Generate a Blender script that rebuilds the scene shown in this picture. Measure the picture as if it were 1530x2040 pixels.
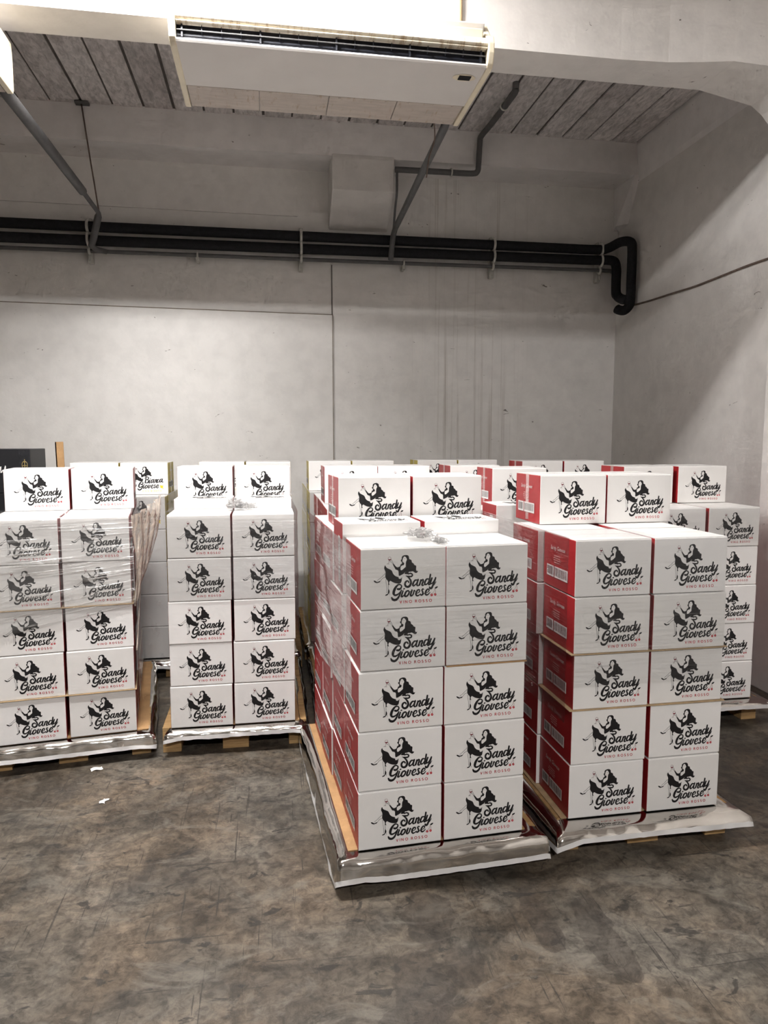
import bpy, bmesh, math, random
import numpy as np
from mathutils import Vector, Matrix, noise
from mathutils.geometry import tessellate_polygon

for o in list(bpy.data.objects): bpy.data.objects.remove(o)
S = bpy.context.scene
C = S.collection
random.seed(7)
R = math.radians
PI = math.pi

# ------------------------------------------------------------------ camera
cd = bpy.data.cameras.new('camera'); cam = bpy.data.objects.new('camera', cd); C.objects.link(cam)
cam.location = (0, 0, 1.745)
cam.rotation_euler = (R(90 - 5.83), 0, R(-9.15))
cd.sensor_fit = 'VERTICAL'; cd.sensor_height = 36.0; cd.lens = 1407.3 / 2040 * 36.0
cd.clip_start = 0.05
S.camera = cam
# ------------------------------------------------------------------ world, exposure, lamps' power
w = bpy.data.worlds.new('world'); S.world = w; w.use_nodes = True
w.node_tree.nodes['Background'].inputs[0].default_value = (0.9, 0.93, 1, 1)
w.node_tree.nodes['Background'].inputs[1].default_value = 0.0
S.view_settings.view_transform = 'Standard'; S.view_settings.look = 'None'
S.view_settings.gamma = 1.0; S.view_settings.use_curve_mapping = False
S.view_settings.exposure = 0.22
cy = S.cycles                      # light paths kept short: a plain lamp-lit room
cy.max_bounces = 6; cy.diffuse_bounces = 4; cy.glossy_bounces = 3; cy.transmission_bounces = 2; cy.transparent_max_bounces = 8
cy.caustics_reflective = False; cy.caustics_refractive = False
cy.use_adaptive_sampling = True; cy.adaptive_threshold = 0.1; cy.adaptive_min_samples = 10
LAMPS = [  # x, y, z, length, power (down, towards the back wall, towards the viewer), label
    (-0.15, 3.42, 4.43, 1.2, (52, 14, 40), 'batten lamp close to the cross beam above the air conditioner'),
    (-0.90, 2.85, 4.47, 1.2, (140, 70, 45), 'batten lamp in the next row towards the viewer'),
    (0.25, -3.3, 4.46, 1.2, (105, 140, 50), 'batten lamp behind the viewer'),
]
LAMP_COL = (1.0, 0.982, 0.968)

# ------------------------------------------------------------------ materials
MATS = {}
def nodes(name):
    m = bpy.data.materials.new(name); m.use_nodes = True; MATS[name] = m
    nt = m.node_tree; b = nt.nodes['Principled BSDF']
    return m, nt, b
def N(nt, t, **kw):
    n = nt.nodes.new(t)
    for k, v in kw.items(): setattr(n, k, v)
    return n
def L(nt, a, b): nt.links.new(a, b)
def ramp(nt, src, stops):
    r = N(nt, 'ShaderNodeValToRGB'); el = r.color_ramp.elements
    el[0].position, el[0].color = stops[0][0], stops[0][1]
    el[1].position, el[1].color = stops[1][0], stops[1][1]
    for p, c in stops[2:]:
        e = el.new(p); e.color = c
    L(nt, src, r.inputs[0]); return r
def g(v): return (v, v, v, 1)
def rgb(r, gg, b): return (r, gg, b, 1)
def tex(nt, scale, detail=4, rough=.55, mapscale=None, coord='Object', rot=None, dist=0):
    tc = N(nt, 'ShaderNodeTexCoord'); mp = N(nt, 'ShaderNodeMapping')
    if mapscale: mp.inputs['Scale'].default_value = mapscale
    if rot: mp.inputs['Rotation'].default_value = rot
    L(nt, tc.outputs[coord], mp.inputs[0])
    n = N(nt, 'ShaderNodeTexNoise'); n.inputs['Scale'].default_value = scale
    n.inputs['Detail'].default_value = detail; n.inputs['Roughness'].default_value = rough
    n.inputs['Distortion'].default_value = dist
    L(nt, mp.outputs[0], n.inputs[0]); return n
def mixc(nt, fac, a, b, mode='MIX'):
    m = N(nt, 'ShaderNodeMix', data_type='RGBA', blend_type=mode)
    for sock, v in ((m.inputs[0], fac), (m.inputs[6], a), (m.inputs[7], b)):
        if hasattr(v, 'links') or hasattr(v, 'is_linked'): L(nt, v, sock)
        else: sock.default_value = v
    return m.outputs[2]
def bump(nt, b, src, strength, dist=.01):
    bp = N(nt, 'ShaderNodeBump'); bp.inputs['Strength'].default_value = strength; bp.inputs['Distance'].default_value = dist
    L(nt, src, bp.inputs['Height']); L(nt, bp.outputs[0], b.inputs['Normal']); return bp
def simple(name, col, rough=.6, metal=0, var=.08, vs=6, bmp=0, bs=60, spec=.5):
    m, nt, b = nodes(name)
    n = tex(nt, vs, 5)
    lo = tuple(c * (1 - var) for c in col) + (1,); hi = tuple(min(1, c * (1 + var)) for c in col) + (1,)
    r = ramp(nt, n.outputs[0], [(.3, lo), (.7, hi)])
    L(nt, r.outputs[0], b.inputs['Base Color'])
    b.inputs['Roughness'].default_value = rough; b.inputs['Metallic'].default_value = metal
    b.inputs['Specular IOR Level'].default_value = spec
    if bmp:
        n2 = tex(nt, bs, 4); bump(nt, b, n2.outputs[0], bmp)
    return m
def math_(nt, op, a, b=None, clamp=False):
    n = N(nt, 'ShaderNodeMath', operation=op, use_clamp=clamp)
    for i, v in enumerate((a, b)):
        if v is None: continue
        if isinstance(v, (int, float)): n.inputs[i].default_value = v
        else: L(nt, v, n.inputs[i])
    return n.outputs[0]
def sep(nt):
    tc = N(nt, 'ShaderNodeTexCoord'); s = N(nt, 'ShaderNodeSeparateXYZ'); L(nt, tc.outputs['Object'], s.inputs[0]); return s

def wall_material(name, col, drips=False):
    m, nt, b = nodes(name)
    n1 = tex(nt, .9, 3, .6); n2 = tex(nt, 7, 3, .6)
    c1 = ramp(nt, n1.outputs[0], [(.3, tuple(c * .90 for c in col) + (1,)), (.7, tuple(col) + (1,))]).outputs[0]
    c2 = ramp(nt, n2.outputs[0], [(.35, g(.93)), (.6, g(1))]).outputs[0]
    cc = mixc(nt, 1.0, c1, c2, 'MULTIPLY')
    # scuffs: short dark marks
    sc = tex(nt, 9, 3, .5, (1.0, 1.0, 2.6), dist=1.5)
    sm = ramp(nt, sc.outputs[0], [(.735, g(0)), (.76, g(1))]).outputs[0]
    cc = mixc(nt, sm, cc, rgb(.20, .18, .16))
    if drips:
        s = sep(nt)
        dn = tex(nt, 1.0, 3, .7, (26, .0, .35))
        d = ramp(nt, dn.outputs[0], [(.55, g(0)), (.72, g(1))]).outputs[0]
        x0 = math_(nt, 'GREATER_THAN', s.outputs[0], 1.35)
        fall = math_(nt, 'MULTIPLY', math_(nt, 'SUBTRACT', s.outputs[0], 1.35, True), 3.0, True)
        fall2 = math_(nt, 'MULTIPLY', math_(nt, 'SUBTRACT', 2.75, s.outputs[0], True), 2.0, True)
        mk = math_(nt, 'MULTIPLY', math_(nt, 'MULTIPLY', fall, fall2), x0)
        mk = math_(nt, 'MULTIPLY', math_(nt, 'MULTIPLY', mk, d), .55)
        cc = mixc(nt, mk, cc, rgb(.30, .25, .20))
    L(nt, cc, b.inputs['Base Color']); b.inputs['Roughness'].default_value = .65
    b.inputs['Specular IOR Level'].default_value = .3
    n3 = tex(nt, 5, 4, .6); bump(nt, b, n3.outputs[0], .25, .02)
    return m
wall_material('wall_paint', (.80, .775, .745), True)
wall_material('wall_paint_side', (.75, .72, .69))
wall_material('plaster', (.82, .79, .775))

def floor_material():
    m, nt, b = nodes('concrete_floor')
    n1 = tex(nt, 1.1, 5, .68, dist=.7); n2 = tex(nt, 4.5, 6, .72, dist=1.2); n3 = tex(nt, 26, 5, .75, dist=.6)
    c = ramp(nt, n1.outputs[0], [(.36, rgb(.050, .041, .032)), (.47, rgb(.081, .067, .051)), (.60, rgb(.121, .100, .077))]).outputs[0]
    d = ramp(nt, n2.outputs[0], [(.38, g(.60)), (.475, g(.92)), (.54, g(1.10)), (.65, g(1.38))]).outputs[0]
    c = mixc(nt, 1, c, d, 'MULTIPLY')
    e = ramp(nt, n3.outputs[0], [(.39, g(.66)), (.5, g(1.0)), (.61, g(1.25))]).outputs[0]
    c = mixc(nt, 1, c, e, 'MULTIPLY')
    # warm and cool patches
    n5 = tex(nt, 1.7, 4, .6, dist=1.0)
    c = mixc(nt, 1, c, ramp(nt, n5.outputs[0], [(.35, rgb(.93, .99, 1.05)), (.65, rgb(1.10, 1.0, .90))]).outputs[0], 'MULTIPLY')
    # dark rubbed-in blotches and small spots
    n4 = tex(nt, 2.3, 6, .68, (1, 1.5, 1), dist=1.4)
    k = ramp(nt, n4.outputs[0], [(.54, g(0)), (.66, g(.6))]).outputs[0]
    c = mixc(nt, k, c, rgb(.030, .026, .023))
    n6 = tex(nt, 8.0, 4, .6, (1, 1.6, 1), dist=.8)
    k = ramp(nt, n6.outputs[0], [(.615, g(0)), (.66, g(.8))]).outputs[0]
    c = mixc(nt, k, c, rgb(.026, .023, .020))
    # scratches in two directions
    for ms, rot, th in (((60, 1.6, 1), (0, 0, .12), .655), ((1.5, 55, 1), (0, 0, .22), .66), ((70, 2.2, 1), (0, 0, -.55), .67)):
        sn = tex(nt, 1.0, 3, .6, ms, rot=rot, dist=.15)
        sk = ramp(nt, sn.outputs[0], [(th, g(0)), (th + .02, g(.75))]).outputs[0]
        c = mixc(nt, sk, c, rgb(.030, .026, .022))
    # pale scuffs
    pn = tex(nt, 3.3, 6, .7, (1, 1.8, 1), dist=1)
    pk = ramp(nt, pn.outputs[0], [(.55, g(0)), (.66, g(.55))]).outputs[0]
    c = mixc(nt, pk, c, rgb(.17, .152, .126))
    # old spills (their own outlines)
    s = sep(nt); dn = tex(nt, 7, 3, .5)
    off = math_(nt, 'MULTIPLY', math_(nt, 'SUBTRACT', dn.outputs[0], .5), .35)
    wet = None
    for (x, y, rx, ry) in ((1.13, 2.17, .07, .21), (.44, 2.03, .10, .17), (.55, 2.38, .10, .16), (.62, 2.12, .07, .10), (.36, 1.86, .08, .14), (.95, 2.28, .05, .17)):
        dx = math_(nt, 'DIVIDE', math_(nt, 'SUBTRACT', s.outputs[0], x), rx)
        dy = math_(nt, 'DIVIDE', math_(nt, 'SUBTRACT', s.outputs[1], y), ry)
        r2 = math_(nt, 'SQRT', math_(nt, 'ADD', math_(nt, 'MULTIPLY', dx, dx), math_(nt, 'MULTIPLY', dy, dy)))
        q = math_(nt, 'LESS_THAN', math_(nt, 'ADD', r2, math_(nt, 'MULTIPLY', off, 4)), 1.0)
        wet = q if wet is None else math_(nt, 'MAXIMUM', wet, q)
    c = mixc(nt, math_(nt, 'MULTIPLY', wet, .42), c, rgb(.032, .025, .021))
    L(nt, c, b.inputs['Base Color'])
    rr = ramp(nt, n2.outputs[0], [(.3, g(.42)), (.7, g(.62))]).outputs[0]
    L(nt, rr, b.inputs['Roughness'])
    b.inputs['Specular IOR Level'].default_value = .4
    bump(nt, b, n3.outputs[0], .2, .01)
floor_material()

def slab_material():
    m, nt, b = nodes('ceiling_tile')
    n1 = tex(nt, 1.4, 6, .65); n2 = tex(nt, 6, 7, .68, (5, 1.6, 1), dist=.6); n3 = tex(nt, 30, 4)
    c = ramp(nt, n1.outputs[0], [(.3, rgb(.56, .515, .50)), (.7, rgb(.80, .76, .745))]).outputs[0]
    d = ramp(nt, n2.outputs[0], [(.35, g(.62)), (.62, g(1.1))]).outputs[0]
    c = mixc(nt, 1, c, d, 'MULTIPLY')
    oi = N(nt, 'ShaderNodeObjectInfo')
    rv = ramp(nt, oi.outputs['Random'], [(0, g(.86)), (1, g(1.1))]).outputs[0]
    c = mixc(nt, 1, c, rv, 'MULTIPLY')
    L(nt, c, b.inputs['Base Color']); b.inputs['Roughness'].default_value = .85
    bump(nt, b, n2.outputs[0], .5, .02)
slab_material()
simple('panel_edge_shadow', (.22, .18, .14), .9, var=.3, vs=4)  # shade put into colour: shadow line at the wall panel's edges
simple('slab_joint', (.10, .088, .08), .9, var=.3)

def carton_mat(name, col, rough, spec=.4, var=.04):
    m, nt, b = nodes(name)
    n = tex(nt, 4, 2); oi = N(nt, 'ShaderNodeObjectInfo')
    c = ramp(nt, n.outputs[0], [(.3, tuple(x * (1 - var) for x in col) + (1,)), (.7, tuple(col) + (1,))]).outputs[0]
    rv = ramp(nt, oi.outputs['Random'], [(0, rgb(.93, .925, .91)), (1, rgb(1, 1, 1))]).outputs[0]
    c = mixc(nt, 1, c, rv, 'MULTIPLY')
    L(nt, c, b.inputs['Base Color']); b.inputs['Roughness'].default_value = rough
    b.inputs['Specular IOR Level'].default_value = spec
    return m
carton_mat('carton_white', (.80, .785, .77), .38)
carton_mat('carton_red', (.36, .022, .026), .40)
carton_mat('carton_yellow', (.60, .48, .05), .42)
carton_mat('carton_black', (.012, .012, .014), .45)
carton_mat('ink_black', (.010, .009, .010), .5, .3)
carton_mat('ink_red', (.45, .018, .03), .5, .3)
carton_mat('ink_wine', (.16, .012, .022), .5, .3)
carton_mat('ink_white', (.80, .785, .77), .45)
carton_mat('ink_pink', (.74, .45, .44), .5)
carton_mat('ink_yellow', (.80, .62, .04), .5)
carton_mat('ink_gold', (.35, .26, .09), .45)
simple('kraft_board', (.40, .235, .105), .8, var=.16, vs=9, bmp=.15, bs=120)
simple('kraft_board_dull', (.40, .285, .16), .8, var=.2, vs=14)

def wood_mat():
    m, nt, b = nodes('pallet_wood')
    n = tex(nt, 3, 6, .6, (1, 9, 9), dist=.7); oi = N(nt, 'ShaderNodeObjectInfo')
    c = ramp(nt, n.outputs[0], [(.3, rgb(.30, .17, .065)), (.7, rgb(.56, .36, .16))]).outputs[0]
    rv = ramp(nt, oi.outputs['Random'], [(0, g(.75)), (1, g(1.1))]).outputs[0]
    c = mixc(nt, 1, c, rv, 'MULTIPLY'); L(nt, c, b.inputs['Base Color'])
    b.inputs['Roughness'].default_value = .75; bump(nt, b, n.outputs[0], .3, .01)
wood_mat()

def foil_mat():
    m, nt, b = nodes('silver_foil')
    n1 = tex(nt, 5, 2, .5, dist=.6); n2 = tex(nt, 22, 3, .6, dist=.8)
    c = ramp(nt, n1.outputs[0], [(.3, rgb(.52, .49, .45)), (.7, rgb(.72, .69, .65))]).outputs[0]
    L(nt, c, b.inputs['Base Color']); b.inputs['Metallic'].default_value = 1; b.inputs['Roughness'].default_value = .10
    b1 = N(nt, 'ShaderNodeBump'); b1.inputs['Strength'].default_value = .16; b1.inputs['Distance'].default_value = .02
    b2 = N(nt, 'ShaderNodeBump'); b2.inputs['Strength'].default_value = .04; b2.inputs['Distance'].default_value = .006
    L(nt, n1.outputs[0], b1.inputs['Height']); L(nt, n2.outputs[0], b2.inputs['Height'])
    L(nt, b1.outputs[0], b2.inputs['Normal']); L(nt, b2.outputs[0], b.inputs['Normal'])
foil_mat()
simple('foil_hem', (.72, .71, .70), .5, var=.05)

def film_mat(name, haze, gloss, streak, rot=0.0, strength=.6, tint=(.95, .93, .90), rough=.10, spec=.0, th=.60):
    """clear stretch film: mostly see-through, glossy at a slant, streaked with shiny pleats"""
    m = bpy.data.materials.new(name); m.use_nodes = True; MATS[name] = m
    nt = m.node_tree; nt.nodes.remove(nt.nodes['Principled BSDF']); out = nt.nodes['Material Output']
    n = tex(nt, 1.0, 3, .6, streak, coord='UV', rot=(0, 0, rot), dist=.25)
    n2 = tex(nt, 5, 3, .5, coord='UV', dist=.8)
    bp = N(nt, 'ShaderNodeBump'); bp.inputs['Strength'].default_value = strength; bp.inputs['Distance'].default_value = .012
    L(nt, n.outputs[0], bp.inputs['Height'])
    bq = N(nt, 'ShaderNodeBump'); bq.inputs['Strength'].default_value = .2; bq.inputs['Distance'].default_value = .03
    L(nt, n2.outputs[0], bq.inputs['Height']); L(nt, bp.outputs[0], bq.inputs['Normal'])
    tr = N(nt, 'ShaderNodeBsdfTransparent'); tr.inputs[0].default_value = (.985, .985, .985, 1)
    gl = N(nt, 'ShaderNodeBsdfGlossy'); gl.inputs['Roughness'].default_value = rough; gl.inputs[0].default_value = (1, 1, 1, 1)
    L(nt, bq.outputs[0], gl.inputs['Normal'])
    df = N(nt, 'ShaderNodeBsdfDiffuse'); df.inputs[0].default_value = tint + (1,)
    fr = N(nt, 'ShaderNodeFresnel'); fr.inputs['IOR'].default_value = 1.45; L(nt, bq.outputs[0], fr.inputs['Normal'])
    mk = ramp(nt, n.outputs[0], [(th, g(0)), (th + .08, g(1))]).outputs[0]
    brk = ramp(nt, n2.outputs[0], [(.40, g(.15)), (.6, g(1))]).outputs[0]
    mk = math_(nt, 'MULTIPLY', mk, brk)
    gf = math_(nt, 'ADD', math_(nt, 'MULTIPLY', fr.outputs[0], gloss), math_(nt, 'MULTIPLY', mk, spec), True)
    hz = math_(nt, 'ADD', haze * .5, math_(nt, 'MULTIPLY', mk, haze * 2.5), True)
    m1 = N(nt, 'ShaderNodeMixShader'); L(nt, hz, m1.inputs[0]); L(nt, tr.outputs[0], m1.inputs[1]); L(nt, df.outputs[0], m1.inputs[2])
    m2 = N(nt, 'ShaderNodeMixShader'); L(nt, gf, m2.inputs[0]); L(nt, m1.outputs[0], m2.inputs[1]); L(nt, gl.outputs[0], m2.inputs[2])
    L(nt, m2.outputs[0], out.inputs[0])
film_mat('film_diagonal', .10, .45, (1.6, 34, 1), R(12), 1.0, rough=.22, spec=.45, th=.53)
film_mat('film_level', .03, .45, (1.2, 55, 1), 0, .35, rough=.15, spec=.08)
film_mat('film_side', .05, .6, (2.5, 30, 1), R(-32), .5, spec=.15, rough=.14)
film_mat('film_bunched', .70, .8, (36, 4, 1), R(8), .8, (.66, .58, .49), spec=.25, th=.45)
film_mat('film_back', .10, .5, (6, 12, 1), R(30), .3, spec=.1)
film_mat('film_knot', .10, .9, (8, 14, 1), R(40), .8, spec=.35, rough=.15)
film_mat('clear_tape', .02, .5, (3, 3, 1), 0, .1, rough=.25)

simple('ac_white', (.66, .63, .60), .4, var=.04, vs=3)
simple('ac_cream', (.74, .66, .50), .42, var=.10, vs=5)
simple('ac_dark', (.012, .014, .022), .5, var=.3)
def ac_stained(name, col, th):
    m, nt, b = nodes(name)
    n = tex(nt, 1, 5, .65, (6, 30, 30)); n2 = tex(nt, 1, 5, .7, (40, 8, 8))
    c = ramp(nt, n.outputs[0], [(.25, tuple(x * .75 for x in col) + (1,)), (.6, col + (1,))]).outputs[0]
    k = ramp(nt, n2.outputs[0], [(th, g(0)), (th + .15, g(.7))]).outputs[0]
    c = mixc(nt, k, c, rgb(.30, .185, .075)); L(nt, c, b.inputs['Base Color']); b.inputs['Roughness'].default_value = .5
ac_stained('ac_dirty', (.52, .455, .40), .56)
ac_stained('ac_rust', (.76, .70, .58), .50)
simple('pipe_black', (.014, .014, .016), .8, var=.3, vs=30, bmp=.4, bs=80, spec=.25)
simple('pipe_grey', (.10, .098, .098), .6, var=.2, vs=10)
simple('zinc', (.55, .54, .50), .5, .25, var=.2, vs=20)
simple('rust_wire', (.14, .10, .08), .8, var=.3, vs=20)
simple('paper_scrap', (.80, .78, .74), .8)
m, nt, b = nodes('lamp_tube')
b.inputs['Emission Color'].default_value = (*LAMP_COL, 1); b.inputs['Emission Strength'].default_value = 6
m.cycles.emission_sampling = 'NONE'   # the lamps' light itself comes from their area lights
simple('lamp_housing', (.8, .8, .78), .5)

# ------------------------------------------------------------------ mesh helpers
class MB:
    def __init__(s): s.v = []; s.f = []; s.m = []; s.uv = {}
    def box(s, x0, x1, y0, y1, z0, z1, mi=0):
        b = len(s.v)
        s.v += [(x, y, z) for z in (z0, z1) for y in (y0, y1) for x in (x0, x1)]
        for q in ((0, 2, 3, 1), (4, 5, 7, 6), (0, 1, 5, 4), (2, 6, 7, 3), (0, 4, 6, 2), (1, 3, 7, 5)):
            s.f.append(tuple(b + i for i in q)); s.m.append(mi)
        return s
    def tube(s, pts, r, seg=12, mi=0, caps=True):
        pts = [Vector(p) for p in pts]; n = len(pts); b = len(s.v)
        rr = r if isinstance(r, (list, tuple)) else [r] * n
        up = Vector((0, 0, 1)); prev = None
        for i, p in enumerate(pts):
            t = (pts[min(i + 1, n - 1)] - pts[max(i - 1, 0)]).normalized()
            if prev is None:
                a = t.cross(up)
                if a.length < .05: a = t.cross(Vector((1, 0, 0)))
            else: a = prev - t * prev.dot(t)
            a.normalize(); prev = a; c = t.cross(a)
            for k in range(seg):
                th = 2 * PI * k / seg
                s.v.append(tuple(p + (a * math.cos(th) + c * math.sin(th)) * rr[i]))
        for i in range(n - 1):
            for k in range(seg):
                k2 = (k + 1) % seg
                s.f.append((b + i * seg + k, b + i * seg + k2, b + (i + 1) * seg + k2, b + (i + 1) * seg + k)); s.m.append(mi)
        if caps:
            s.f.append(tuple(b + k for k in range(seg))[::-1]); s.m.append(mi)
            s.f.append(tuple(b + (n - 1) * seg + k for k in range(seg))); s.m.append(mi)
        return s
    def poly(s, pts, mi=0):
        b = len(s.v); s.v += [tuple(p) for p in pts]; s.f.append(tuple(range(b, b + len(pts)))); s.m.append(mi); return s
    def prism(s, prof, x0, x1, mi=0):
        """profile [(y,z)] extruded along x"""
        n = len(prof); b = len(s.v)
        s.v += [(x0, y, z) for y, z in prof] + [(x1, y, z) for y, z in prof]
        for i in range(n):
            j = (i + 1) % n; s.f.append((b + i, b + j, b + n + j, b + n + i)); s.m.append(mi)
        s.f.append(tuple(b + i for i in range(n))[::-1]); s.m.append(mi)
        s.f.append(tuple(b + n + i for i in range(n))); s.m.append(mi)
        return s
    def grid(s, P, nu, nv, mi=0):
        b = len(s.v)
        for j in range(nv + 1):
            for i in range(nu + 1):
                s.v.append(tuple(P(i / nu, j / nv))); s.uv[len(s.v) - 1] = (i / nu, j / nv)
        for j in range(nv):
            for i in range(nu):
                q = b + j * (nu + 1) + i
                s.f.append((q, q + 1, q + nu + 2, q + nu + 1)); s.m.append(mi)
        return s
    def mesh(s, name, mats, smooth=False, bevel=0, fix=True):
        me = bpy.data.meshes.new(name); me.from_pydata(s.v, [], s.f)
        for mm in (mats if isinstance(mats, (list, tuple)) else [mats]): me.materials.append(MATS[mm])
        me.polygons.foreach_set('material_index', s.m)
        if s.uv:
            ul = me.uv_layers.new(name='UVMap')
            for lp in me.loops: ul.data[lp.index].uv = s.uv.get(lp.vertex_index, (0, 0))
        if fix or bevel:
            bm = bmesh.new(); bm.from_mesh(me)
            if bevel: bmesh.ops.bevel(bm, geom=bm.edges[:], offset=bevel, segments=2, affect='EDGES', profile=.6)
            if fix: bmesh.ops.recalc_face_normals(bm, faces=bm.faces[:])
            bm.to_mesh(me); bm.free()
        if smooth: me.polygons.foreach_set('use_smooth', [True] * len(me.polygons))
        me.update(); return me
def obj(name, me, parent=None, loc=None, rot=None):
    o = bpy.data.objects.new(name, me); C.objects.link(o)
    if parent: o.parent = parent
    if loc: o.location = loc
    if rot: o.rotation_euler = rot
    return o
def thing(name, label, cat, loc=(0, 0, 0), rotz=0, group=None):
    o = bpy.data.objects.new(name, None); C.objects.link(o); o.empty_display_size = .05
    o.location = loc; o.rotation_euler = (0, 0, rotz)
    return tag(o, label, cat, group)
def tag(o, label, cat, group=None):
    o['label'] = label; o['category'] = cat
    if group: o['group'] = group
    return o
def struct(name, me, label=None, parent=None):
    o = obj(name, me, parent)
    if parent is None: o['kind'] = 'structure'
    if label: o['label'] = label
    return o
def bez(pts, n=8):
    """Catmull-Rom through points (any dimension)"""
    P = [np.array(p, float) for p in pts]; P = [2 * P[0] - P[1]] + P + [2 * P[-1] - P[-2]]; out = []
    for i in range(1, len(P) - 2):
        for k in range(n):
            t = k / n; a, b_, c, d = P[i - 1], P[i], P[i + 1], P[i + 2]
            out.append(.5 * ((2 * b_) + (-a + c) * t + (2 * a - 5 * b_ + 4 * c - d) * t * t + (-a + 3 * b_ - 3 * c + d) * t ** 3))
    out.append(P[-2]); return out

# ================================================================== ROOM
XL, XR, YF, YB = -9.0, 3.556, -9.0, 7.0
ZS = 4.567
struct('floor', MB().box(XL, XR, YF, YB, -.2, 0).mesh('floor', 'concrete_floor'), 'stained grey concrete floor with scratches')
struct('wall_back', MB().box(XL, XR + .3, YB, YB + .3, 0, 5.2).mesh('wall_back', 'wall_paint'), 'off-white painted back wall with drip stains')
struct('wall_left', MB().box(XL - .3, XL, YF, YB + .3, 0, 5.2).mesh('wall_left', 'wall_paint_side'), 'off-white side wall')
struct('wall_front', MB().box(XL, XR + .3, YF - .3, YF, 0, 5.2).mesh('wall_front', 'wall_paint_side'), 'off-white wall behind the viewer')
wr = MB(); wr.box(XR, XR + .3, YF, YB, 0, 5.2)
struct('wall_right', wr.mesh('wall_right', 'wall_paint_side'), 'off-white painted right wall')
# slab: dark joints above, tile strips below
sl = struct('ceiling', MB().box(XL, XR + .3, YF, YB, ZS + .012, ZS + .25).mesh('ceiling', 'slab_joint'), 'ceiling slab of rough grey tile strips')
x = 3.50; k = 0
rnd = random.Random(3)
while x > -3.2:
    wd = .245
    y = 4.40
    dz = rnd.uniform(-.004, .004)
    me = MB().box(x - wd + rnd.uniform(.004, .010), x - rnd.uniform(.003, .008), 4.30, 6.62, ZS + dz, ZS + .02).mesh('ceiling_plank', 'ceiling_tile', bevel=.003)
    obj('ceiling_plank', me, sl); x -= wd + .006
obj('ceiling_panel', MB().box(XL, XR, YF, 4.25, ZS, ZS + .02).mesh('ceiling_panel', 'plaster'), sl)
obj('ceiling_panel', MB().box(XL, -3.22, 4.25, 6.62, ZS, ZS + .02).mesh('ceiling_panel', 'ceiling_tile'), sl)
# back beam with small haunch at the right end
bb = MB(); bb.box(XL, XR, 6.6, YB, 4.275, ZS + .02)
bb.v += [(3.50, 6.6, 4.276), (XR, 6.6, 4.276), (3.50, YB, 4.276), (XR, YB, 4.276), (3.50, 6.95, 3.9), (XR, 6.80, 3.88), (3.50, YB, 3.86), (XR, YB, 3.86)]
q = len(bb.v) - 8
for f in ((0, 1, 5, 4), (1, 3, 7, 5), (3, 2, 6, 7), (2, 0, 4, 6), (4, 5, 7, 6), (0, 2, 3, 1)): bb.f.append(tuple(q + i for i in f)); bb.m.append(0)
struct('trim_1', bb.mesh('back_beam', 'plaster'), 'plastered beam along the top of the back wall')
# right band: slanted plaster from slab edge to ridge
rb = MB(); rb.prism([(0, 0)] * 0 or [(XR + .01, ZS + .02), (3.512, ZS + .02), (3.512, 4.545), (3.545, 4.27), (3.556, 4.22), (XR + .01, 4.20)], -6.62, -4.2)
me = rb.mesh('right_band', 'plaster')
me.transform(Matrix(((0, 1, 0, 0), (-1, 0, 0, 0), (0, 0, 1, 0), (0, 0, 0, 1))))   # profile y -> x, x -> -y
struct('trim_2', me, 'plastered band at the top of the right wall')
# cross beam with haunch towards the right wall
def lerp(a, b, t): return a + (b - a) * t
sec = [(-6.0, 4.18, 4.445, 4.0)]
sec += [(x, 4.18, 4.445, 4.0) for x in (-3, -1, 1, 2.1)]
sec += [(2.40, 4.165, 4.445, 4.0), (2.60, 4.13, 4.445, 4.0), (2.78, 4.09, 4.445, 4.0), (2.97, 4.04, 4.445, 3.965), (3.16, 4.00, 4.445, 3.93), (3.24, 3.98, 4.445, 3.875), (3.30, 3.96, 4.445, 3.81), (3.37, 3.94, 4.445, 3.70), (3.40, 3.94, 4.445, 3.55), (3.56, 3.94, 4.445, 3.50)]
cb = MB(); n = len(sec)
for (x, y0, y1, z) in sec: cb.v += [(x, y0, ZS + .02), (x, y0, z), (x, y1, z), (x, y1, ZS + .02)]
for i in range(n - 1):
    for k in range(4):
        k2 = (k + 1) % 4; cb.f.append((4 * i + k, 4 * i + k2, 4 * i + 4 + k2, 4 * i + 4 + k)); cb.m.append(0)
cb.f.append((0, 1, 2, 3)); cb.m.append(0); cb.f.append(tuple(4 * (n - 1) + k for k in range(4))); cb.m.append(0)
struct('trim_3', cb.mesh('cross_beam', 'wall_paint_side'), 'plastered cross beam curving down to the right')
struct('trim_9', MB().box(XL, XR, -.30, -.04, 4.0, ZS + .02).mesh('added_light_blocker', 'plaster', bevel=.01), 'unseen added beam behind the viewer blocking the rear lamp')  # unseen beam, added to keep the rear lamp off the upper back wall
struct('trim_4', MB().box(3.372, XR + .02, 3.952, 4.440, 0, 3.80).mesh('column', 'wall_paint_side', bevel=.006), 'plastered column against the right wall')
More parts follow.
